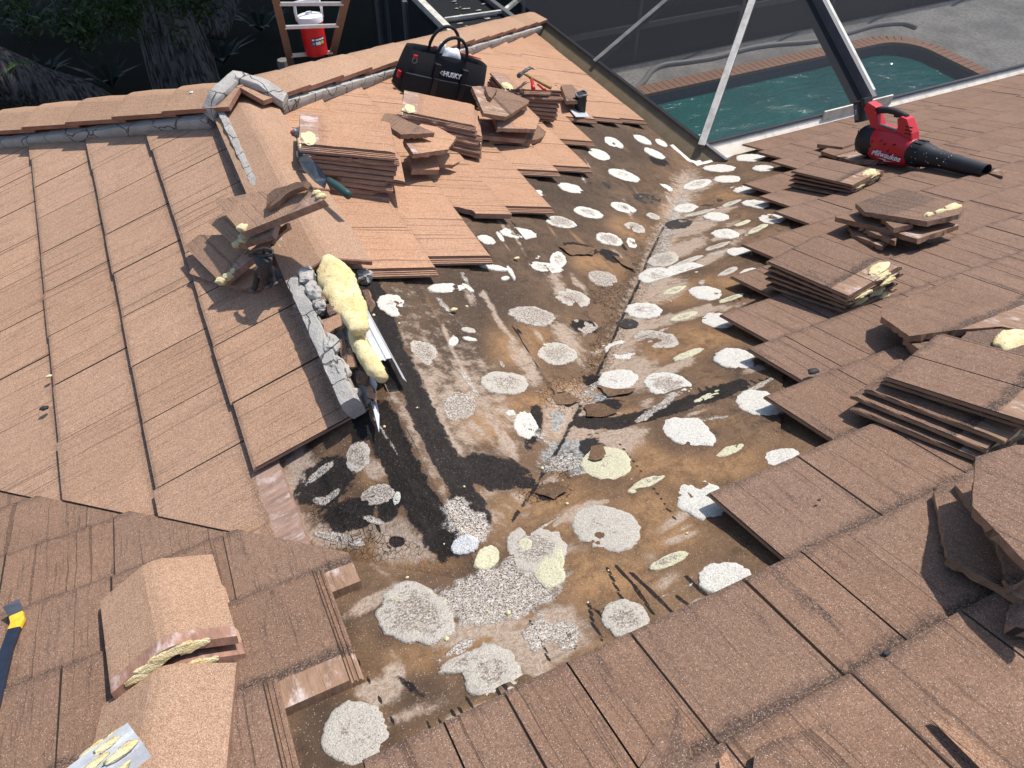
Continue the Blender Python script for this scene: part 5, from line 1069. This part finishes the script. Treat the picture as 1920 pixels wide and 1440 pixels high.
o1 = rrect(PX0, PX1, PY0, PY1, RR); mb = MB(); n = len(o1); mb.add([(*p, GZ - 1.6) for p in o1] + [(*p, GZ - .26) for p in o1], [tuple(range(n))] + [(k, (k + 1) % n, n + (k + 1) % n, n + k) for k in range(n)]); link('pool_shell', mesh('pool_shell', mb.V, mb.F), M_PSH, pool)
mb = MB(); mb.add([(*p, GZ - .26) for p in o1] + [(*p, PZ) for p in o1], [(k, (k + 1) % n, n + (k + 1) % n, n + k) for k in range(n)]); link('waterline_tile', mesh('waterline_tile', mb.V, mb.F), M_PTILE, pool)
bm_ = MB().box((-.055, -.148, 0), (.055, .148, .055)).build('coping_brick', M_COP, pool, bevel=.006); bmesh_ = bm_.data; bpy.data.objects.remove(bm_)
path = []; L2 = rrect(PX0 - .14, PX1 + .14, PY0 - .14, PY1 + .14, RR + .14, 14)
for i in range(len(L2)):
    a, b = np.array(L2[i]), np.array(L2[(i + 1) % len(L2)]); d = np.linalg.norm(b - a)
    if d < 1e-6: continue
    path.append((a, b, d))
s_ = 0.06
for a, b, d in path:
    while s_ < d:
        p = a + (b - a) * s_ / d; t = (b - a) / d
        if p[1] > 5.6:
            o = bpy.data.objects.new('coping_brick', bmesh_); COL.objects.link(o); o.matrix_basis = Matrix.Translation((p[0], p[1], GZ + .052)) @ Matrix.Rotation(math.atan2(t[1], t[0]) + random.uniform(-.01, .01), 4, 'Z'); par(o, pool)
        s_ += .118
    s_ -= d
g = G('pool_water'); P = g.geo(); w1 = g.noise(g.vec(P, (1, 1.6, 1)), 2.2, 4, .6, .8); g.bump(w1, .09, .8)
nb = g.noise(P, .35, 2); g.fin(g.mix(g.step(nb, .35, .65), (.012, .115, .112), (.018, .17, .16)), .06, 0, .5); M_WATER = g.m
bm2 = bmesh.new(); vs = [bm2.verts.new((*p, GZ - .10)) for p in rrect(PX0 + .002, PX1 - .002, PY0 + .002, PY1 - .002, RR)]; bm2.faces.new(vs); me = bpy.data.meshes.new('pool_water'); bm2.to_mesh(me); bm2.free(); tag(link('pool_water', me, M_WATER), kind='structure')
M_HOSE = plain('grey_hose', (.24, .235, .23), .5)
hp = [ZP(q, GZ + .08) for q in ((1160, 172), (1185, 168), (1205, 155), (1222, 133), (1245, 122), (1290, 116), (1340, 108), (1400, 92), (1450, 84), (1530, 77), (1590, 62), (1640, 48), (1690, 44), (1718, 52))]
def cr(pts, m=6):
    P = [pts[0]] + list(pts) + [pts[-1]]; out = []
    for i in range(1, len(P) - 2):
        for k in range(m):
            t = k / m; out.append(.5 * ((2 * P[i]) + (-P[i - 1] + P[i + 1]) * t + (2 * P[i - 1] - 5 * P[i] + 4 * P[i + 1] - P[i + 2]) * t * t + (-P[i - 1] + 3 * P[i] - 3 * P[i + 1] + P[i + 2]) * t ** 3))
    return out + [pts[-1]]
tag(MB().tube(cr(hp), .045, 10).build('pool_hose', M_HOSE, None, True), 'grey pool hose lying along the far coping', 'hose')
# screen enclosure: beams rise from the gutters, dark mesh between them
g = G('insect_screen'); P = g.geo(); tr_ = g.n('ShaderNodeBsdfTransparent'); df = g.n('ShaderNodeBsdfDiffuse', {'Color': (.035, .036, .040, 1)})
mx = g.n('ShaderNodeMixShader', {0: g.math('ADD', .60, g.math('MULTIPLY', g.noise(P, 1.3, 3), .10)), 1: tr_.outputs[0], 2: df.outputs[0]}); g.t.links.new(mx.outputs[0], g.out.inputs[0]); M_SCR = g.m
enc = empty('screen_enclosure', (EV, EV, GZ)); tag(enc, 'dark mesh pool enclosure whose beams rise from the gutters', 'screen enclosure')
RT = .60; RUN = 3.4
def beam(name, A, B, w, h, mat, up=(0, 0, 1), side=None):
    A, B = np.array(A, float), np.array(B, float); d = B - A; L = np.linalg.norm(d); d /= L; s_ = np.cross(d, up); s_ /= np.linalg.norm(s_); u = np.cross(s_, d)
    o = MB().box((-w / 2, 0, -h / 2), (w / 2, L, h / 2)).build(name, mat, None, bevel=.003); o.matrix_basis = mat4(s_, d, u, A); par(o, enc); return o
GX, GYv, gz = EV + .15, EV + .15, ez + .05
A0 = np.array([GX - .02, GYv - .02, gz]); beam('corner_beam', A0, A0 + np.array([1.06, .96, RT]) * RUN, .055, .05, M_ALU)
for x in (5.02, 7.9, 10.8):
    b = np.array([x, GYv, gz]); o = beam('roof_beam', b, b + np.array([0, 1, RT]) * RUN, .05, .22, M_BRONZE); c = b + np.array([.027, 0, .10]); beam('beam_lit_edge', c + np.array([0, -.0, .012]), c + np.array([0, 1, RT]) * RUN + np.array([0, 0, .012]), .028, .03, M_WHITEB)  # pale strip on the dark beam paints its sunlit top edge
pc = XP((1115, 125), GX)
for y in (pc[1], pc[1] + 1.9):
    b = np.array([GX, y, gz]); beam('roof_beam', b, b + np.array([1, 0, RT + .02]) * RUN, .05, .05, M_ALU)
# far side wall frame of the enclosure
WY = 10.0
for x in np.arange(3.0, 19, 2.15): beam('wall_post', (x, WY, GZ), (x, WY, GZ + 3.2), .05, .05, M_BRONZE, (0, 1, 0))
for z in (.55, 1.75): beam('wall_rail', (2.9, WY + .001, GZ + z), (19, WY + .001, GZ + z), .05, .09, M_BRONZE)
def screen(P): o = link('screen_panel', mesh('screen_panel', P, [tuple(range(len(P)))]), M_SCR, enc); return o
e1 = np.array([GX, GYv, gz + .02]); d1 = np.array([1, 1, RT]) * RUN
screen([e1, e1 + np.array([9, 0, 0]), e1 + np.array([9, RUN, RT * RUN]), e1 + d1])
screen([e1 + np.array([0, 0, 0]), e1 + d1, e1 + np.array([RUN, RL + 3.2, RT * RUN]), e1 + np.array([0, RL + 3.2, 0])])
screen([(2.9, WY + .06, GZ), (19, WY + .06, GZ), (19, WY + .06, GZ + 3.2), (2.9, WY + .06, GZ + 3.2)])
# lower flat bay beyond the hip, littered with leaves
zf = -1.25; Q = [ZP(q, zf) for q in ((778, -6), (858, 74), (975, 44), (912, -4))]
beam('eave_beam', Q[0] + (Q[0] - Q[1]) * .8, Q[1] + (Q[1] - Q[0]) * .6, .07, .07, M_WHITEB); beam('roof_beam', Q[3] + (Q[3] - Q[2]) * .8, Q[2] + (Q[2] - Q[3]) * .5, .05, .05, M_BRONZE); beam('cross_bar', ZP((834, 36), zf), ZP((942, 21), zf), .03, .03, M_WHITEB); beam('cross_bar', ZP((945, 21), zf), ZP((990, -16), zf), .04, .04, M_WHITEB)
ex = (Q[0] - Q[1]) * 1.0; o = screen([Q[1] - [0, 0, .04] - ex * .5, Q[2] - [0, 0, .04] - ex * .5, Q[3] + ex - [0, 0, .04], Q[0] + ex - [0, 0, .04]])
M_LITTER = plain('dry_leaf_litter', (.40, .36, .30), .9, var=.5, scale=60)
for k in range(26):
    p = ZP((random.uniform(850, 955), random.uniform(2, 55)), zf - .03); r = random.uniform(.008, .024)
    tag(lump('dry_leaf', p, (r * 1.6, r * .6, r * .3), M_LITTER, None, .5, 2, k, 1), 'dry leaf lying on the flat screen beyond the hip', 'leaf', 'dry leaves on the flat screen')
for a, b in (((752, 60), (752, 160)), ((757, 40), (757, 140))): pass
wx = Q[1][0] - .12
screen([(wx, Q[1][1] - .5, zf), (wx, Q[0][1] + 1.2, zf), (wx, Q[0][1] + 1.2, GZ), (wx, Q[1][1] - .5, GZ)])
for yy in (6.35, 7.3, 8.3): beam('wall_post', (wx, yy, GZ), (wx, yy, zf), .05, .05, M_BRONZE, (0, 1, 0))
# ladder with the water cooler
M_LAD = plain('brown_fibreglass', (.15, .105, .085), .6, var=.25, scale=20); M_RUNG = plain('worn_aluminium_rung', (.55, .54, .52), .4, .4, var=.3, scale=30)
la, lb = YP((517, 0), 5.75), YP((548, 130), 6.35); ra, rb = YP((648, 0), 5.75), YP((622, 110), 6.35)
lad = empty('ladder', ((lb[0] + rb[0]) / 2, 7.6, GZ)); tag(lad, 'brown ladder with aluminium rungs leaning on the far eave', 'ladder')
def lpt(A, B, t): return A + (B - A) * t
ext = (GZ - lb[2]) / (lb[2] - la[2]) * -1 + 1
def lbar(A, B, w, h, name, mat, up):
    d = B - A; L = np.linalg.norm(d); d /= L; s_ = np.cross(d, up); s_ /= np.linalg.norm(s_); u = np.cross(s_, d); o = MB().box((-w / 2, 0, -h / 2), (w / 2, L, h / 2)).build(name, mat, None, bevel=.004); o.matrix_basis = mat4(s_, d, u, A); par(o, lad); return o
down = (lb - la) + np.array([.03, 0, 0]); down2 = (rb - ra) - np.array([-.0, 0, 0]); ln = np.cross(down, ra - la); ln /= np.linalg.norm(ln)
K_ = 3.2
lbar(lpt(la, lb, -.5), lb + (lb - la) * .8 + (GZ - (lb + (lb - la) * .8)[2]) * np.array([0, -.25, 1]) * 1.0, .035, .075, 'side_rail', M_LAD, ln) if False else None
def rail_pts(A, B): 
    d = B - A; e = B + np.array([d[0] * 1.2, 1.0, GZ - B[2]]); return A - d * .5, e
for A, B in ((la, lb), (ra, rb)):
    s0, e0 = rail_pts(A, B); d = e0 - s0; lbar(s0, B, .062, .032, 'side_rail', M_LAD, ln); lbar(B, e0, .061, .031, 'side_rail', M_LAD, ln)
RY = [(-.42, 0), (.05, 0), (.36, 0), (.78, 0), (1.3, 0), (1.9, 0)]
for t, _ in RY:
    A, B = lpt(la, lb, t), lpt(ra, rb, t * 1.12); lbar(A + (B - A) * .03, B - (B - A) * .03, .05, .028, 'rung', M_RUNG, np.array([0, .2, 1.0]))
M_CRED = plain('cooler_red', (.55, .012, .018), .3, var=.08, scale=6)
rA = lpt(la, lb, .78); rB = lpt(ra, rb, .78 * 1.12); cb_ = rA + (rB - rA) * .60 + np.array([0, -.05, .015])
ck_ = empty('water_cooler', cb_); dz = np.array([-.02, .10, 1.0]); dz /= np.linalg.norm(dz); dx = np.array([1, .0, 0]) - dz * dz[0]; dx /= np.linalg.norm(dx); ck_.matrix_basis = mat4(dx, np.cross(dz, dx), dz, cb_); tag(ck_, 'red water cooler with a white lid and handle standing on a ladder rung', 'water cooler')
hpx = .40; rad = .108
def latheZ(secs, n=32): return MB().loft([[(r * math.cos(2 * math.pi * k / n), r * math.sin(2 * math.pi * k / n), z) for k in range(n)] for z, r in secs])
own(latheZ([(0, rad * .86), (.01, rad * .93), (hpx * .5, rad * .97), (hpx * .70, rad)]).build('cooler_body', M_CRED, auto=30), ck_)
own(latheZ([(hpx * .70, rad * 1.04), (hpx * .80, rad * 1.06), (hpx * .83, rad * 1.02), (hpx * .85, rad * .8), (hpx * .86, .02)]).build('cooler_lid', M_WPL, auto=30), ck_)
own(latheZ([(hpx * .86, .03), (hpx * .90, .028), (hpx * .905, .015)]).build('spout_cap', M_WPL, auto=30), ck_)
own(MB().tube([(rad * 1.06, 0, hpx * .76), (rad * 1.08, -.01, hpx * .95), (rad * 1.0, -.01, hpx * 1.12), (0, -.01, hpx * 1.14), (-rad * 1.0, -.01, hpx * 1.12), (-rad * 1.08, -.01, hpx * .95), (-rad * 1.06, 0, hpx * .76)], .011, 10, flat=1.6).build('carry_handle', M_WPL, smooth=True), ck_)
M_LBL = plain('label_dark_blue', (.02, .03, .10), .4); M_LB2 = plain('label_light_blue', (.10, .35, .75), .4)
def lab(a0, a1, z0, z1, name, mat, r=rad * .985):
    n = 8; V = []; 
    for z in (z0, z1): V += [(r * math.cos(a0 + (a1 - a0) * k / n), r * math.sin(a0 + (a1 - a0) * k / n), z) for k in range(n + 1)]
    o = MB().add(V, [(k, k + 1, n + 2 + k, n + 1 + k) for k in range(n)]).build(name, mat); own(o, ck_)
a0 = -math.pi / 2
lab(a0 - .45, a0 + .75, .10, .165, 'label_panel', M_LBL); lab(a0 - .40, a0 - .18, .108, .13, 'label_patch', M_LB2, rad * .99); lab(a0 - .12, a0 + .30, .105, .132, 'label_patch', M_WHT, rad * .99); lab(a0 + .36, a0 + .62, .108, .134, 'label_patch', M_YELP, rad * .99); lab(a0 - .40, a0 - .2, .143, .158, 'label_patch', M_WHT, rad * .99); lab(a0 - .10, a0 + .45, .143, .156, 'label_patch', M_WHT, rad * .99); lab(a0 + .5, a0 + .68, .143, .158, 'label_patch', M_WHT, rad * .99)
pt = YP((530, 112), 7.2); o = MB().tube([(pt[0], 7.2, GZ), (pt[0], 7.2, pt[2] - .01), (pt[0], 7.2, pt[2])], [.062, .062, .058], 8).build('fence_post', plain('grey_weathered_wood', (.16, .14, .125), .9, var=.5, scale=30, bump=.004), auto=30); tag(o, 'weathered grey post just beyond the hip, left of the ladder', 'post')

# ---- live oak and added oaks, crowns spread out of view to shade the yard
g = G('oak_bark'); p = g.obj(); n = g.noise(g.vec(p, (22, 22, 3.2)), 1, 5, .7, .6); n2 = g.noise(g.vec(p, (60, 60, 14)), 1, 3, .7)
c = g.mix(g.step(n, .38, .62), (.035, .031, .029), (.20, .18, .17)); g.bump(g.math('ADD', n, g.math('MULTIPLY', n2, .4)), .05, 1.0); M_BARK = g.fin(c, .95, 0, .1)
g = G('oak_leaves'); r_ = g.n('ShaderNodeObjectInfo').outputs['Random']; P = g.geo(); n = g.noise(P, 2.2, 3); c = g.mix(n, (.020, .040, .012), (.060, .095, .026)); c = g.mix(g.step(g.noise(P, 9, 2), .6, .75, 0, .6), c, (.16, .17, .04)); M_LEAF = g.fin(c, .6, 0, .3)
def leaves(name, centers, per, size, parent, seed, spread=.55):
    r = np.random.default_rng(seed); C_ = np.repeat(np.asarray(centers, float), per, 0); n = len(C_); d = r.normal(size=(n, 3)); d /= np.linalg.norm(d, axis=1)[:, None]
    P = C_ + d * (r.random((n, 1)) ** .5) * spread; a = r.normal(size=(n, 3)); a /= np.linalg.norm(a, axis=1)[:, None]; b = np.cross(a, r.normal(size=(n, 3))); b /= np.linalg.norm(b, axis=1)[:, None]
    s_ = size * r.uniform(.6, 1.3, (n, 1)); V = np.stack([P - a * s_, P + b * s_ * .42, P + a * s_, P - b * s_ * .42], 1).reshape(-1, 3); Q = np.arange(4 * n).reshape(n, 4)
    me = bpy.data.meshes.new(name); me.vertices.add(4 * n); me.vertices.foreach_set('co', V.astype(np.float32).ravel()); me.loops.add(4 * n); me.loops.foreach_set('vertex_index', Q.ravel().astype(np.int32)); me.polygons.add(n)
    me.polygons.foreach_set('loop_start', np.arange(0, 4 * n, 4, dtype=np.int32)); me.polygons.foreach_set('loop_total', np.full(n, 4, np.int32)); me.update(calc_edges=True); me.materials.append(M_LEAF)
    o = bpy.data.objects.new(name, me); COL.objects.link(o); par(o, parent); return o
def trunk_mesh(pts, rad, seed, name='trunk', parent=None):
    mb = MB(); D, Rr = [], []
    for i in range(len(pts) - 1):
        for k in range(8): D.append(np.array(pts[i]) + (np.array(pts[i + 1]) - np.array(pts[i])) * k / 8); Rr.append(rad[i] + (rad[i + 1] - rad[i]) * k / 8)
    D.append(np.array(pts[-1])); Rr.append(rad[-1]); mb.tube(D, Rr, 28); V = np.array(mb.V); c = np.repeat(np.array(D), 28, 0); V = c + (V - c) * (1 + .13 * (fbm(V * np.array([3, 3, 1.0]) + seed, 3, seed) - .5) * 2)[:, None]; mb.V = [tuple(v) for v in V]
    o = mb.build(name, M_BARK, None, True); place(o); par(o, parent); return o
def oak(base, tilt, r, crown_c, crown_r, nclump, seed, label, limbs=(), group=None):
    t = empty('oak_tree', base); tag(t, label, 'tree', group); rr = np.random.default_rng(seed); b = np.array(base)
    top = b + np.array([tilt[0], tilt[1], 4.0]); trunk_mesh([b - [0, 0, .1], b + (top - b) * .1, b + (top - b) * .35, b + (top - b) * .7, top], [r * 1.5, r * 1.12, r, r * .92, r * .75], seed, 'trunk', t)
    for A, B, Cc, r2 in limbs: trunk_mesh([A, B, Cc], [r2, r2 * .8, r2 * .55], seed + 5, 'limb', t)
    cs = []
    while len(cs) < nclump:
        q = rr.uniform(-1, 1, 3)
        if q @ q < 1 and q @ q > .12: cs.append(np.array(crown_c) + q * np.array(crown_r))
    for k in range(5):
        c = cs[k]; trunk_mesh([top, (top + c) / 2 + rr.normal(size=3) * .2, c], [r * .45, r * .28, r * .1], seed + k, 'limb', t)
    leaves('crown', cs, 150, .13, t, seed); return t
ob = YP((352, 165), 10.6); obx = (ob[0] + .05, 10.6, GZ)
oak(obx, (-.15, .2), .42, (2.2, 13.4, 3.0), (8.2, 5.4, 2.7), 700, 3, 'thick trunked live oak rising behind the left hip', limbs=[((obx[0] + .05, 10.7, GZ + 1.6), YP((405, 50), 10.9), YP((450, -60), 11.2), .24)])  # crown shifted off the trunk and widened, out of view, to shade the yard
oak((5.4, 13.6, GZ), (.4, .1), .32, (5.6, 13.6, 1.6), (4.2, 3.0, 3.2), 240, 9, 'added oak beyond the pool enclosure, crown shading the yard', group='added shade trees beyond the enclosure')  # this oak and the next two are added to darken the background
oak((11.5, 14.2, GZ), (.2, .3), .30, (11.6, 14.2, 1.4), (4.4, 2.8, 3.4), 240, 14, 'added oak beyond the far end of the pool, crown shading the yard', group='added shade trees beyond the enclosure')
oak((-5.2, 12.0, GZ), (.3, .3), .34, (-4.4, 13.6, 2.6), (4.6, 4.0, 3.0), 260, 19, 'added oak at the far left, crown shading the yard')
# fallen limb with a fern
fl_ = empty('leaning_trunk', (-2.4, 9.2, GZ)); tag(fl_, 'thick mossy trunk leaning low across the yard at the far left', 'trunk')
trunk_mesh([ZP((260, 230), GZ + .05), YP((150, 185), 9.0), YP((70, 165), 8.8), YP((-10, 140), 8.6), YP((-120, 100), 8.4)], [.17, .22, .25, .28, .30], 31, 'trunk', fl_)
g = G('fern_green'); M_FERN = g.fin(g.mix(g.noise(g.obj(), 6), (.05, .11, .02), (.10, .19, .05)), .6, 0, .3)
fn = empty('fern', YP((10, 128), 8.45)); tag(fn, 'small bright fern growing on the leaning trunk', 'fern'); fb = YP((8, 134), 8.4)
for k in range(6):
    a = -.2 + k * .62; d = np.array([math.cos(a), math.sin(a) * .5, .55]); mb = MB()
    for j in range(9):
        t = j / 9; p = fb + d * .32 * t + np.array([0, 0, -.16 * t * t]); w = .075 * (1 - t * .75)
        for s2 in (-1, 1):
            sd = np.cross(d, [0, 0, 1]); sd /= np.linalg.norm(sd); e = d * .3 + sd * s2; mb.add([p - d * .010, p + e * w * .6 - d * .006, p + e * w, p + e * w * .6 + d * .010, p + d * .008], [(0, 1, 2, 3, 4)])
    o = mb.build('frond', M_FERN); place(o); par(o, fn)
# hanging oak sprays seen against the dark yard
hs = empty('hanging_oak_spray', YP((250, 40), 9.3)); tag(hs, 'leafy oak sprays hanging into the dark yard beside the trunk', 'branch')
cs = [YP((random.gauss(235, 55), random.uniform(-60, 66)), 9.3 + random.uniform(-.5, .6)) for k in range(34)] + [YP((random.uniform(10, 70), random.uniform(-40, 45)), 9.0) for k in range(6)] + [YP((random.uniform(340, 400), random.uniform(-40, 22)), 9.7) for k in range(8)] + [YP((random.uniform(150, 175), random.uniform(40, 85)), 9.2) for k in range(5)]
leaves('leaf_spray', cs, 46, .042, hs, 77, .20)
mb = MB()
for c in cs[::2]: mb.tube([c + np.array([random.uniform(-.2, .2), .1, .7]), c + np.array([0, .05, .25]), c], [.008, .006, .003], 5)
o = mb.build('twigs', M_BARK); o['kind'] = 'stuff'; place(o); par(o, hs)
# undergrowth: palmetto fans in the dark
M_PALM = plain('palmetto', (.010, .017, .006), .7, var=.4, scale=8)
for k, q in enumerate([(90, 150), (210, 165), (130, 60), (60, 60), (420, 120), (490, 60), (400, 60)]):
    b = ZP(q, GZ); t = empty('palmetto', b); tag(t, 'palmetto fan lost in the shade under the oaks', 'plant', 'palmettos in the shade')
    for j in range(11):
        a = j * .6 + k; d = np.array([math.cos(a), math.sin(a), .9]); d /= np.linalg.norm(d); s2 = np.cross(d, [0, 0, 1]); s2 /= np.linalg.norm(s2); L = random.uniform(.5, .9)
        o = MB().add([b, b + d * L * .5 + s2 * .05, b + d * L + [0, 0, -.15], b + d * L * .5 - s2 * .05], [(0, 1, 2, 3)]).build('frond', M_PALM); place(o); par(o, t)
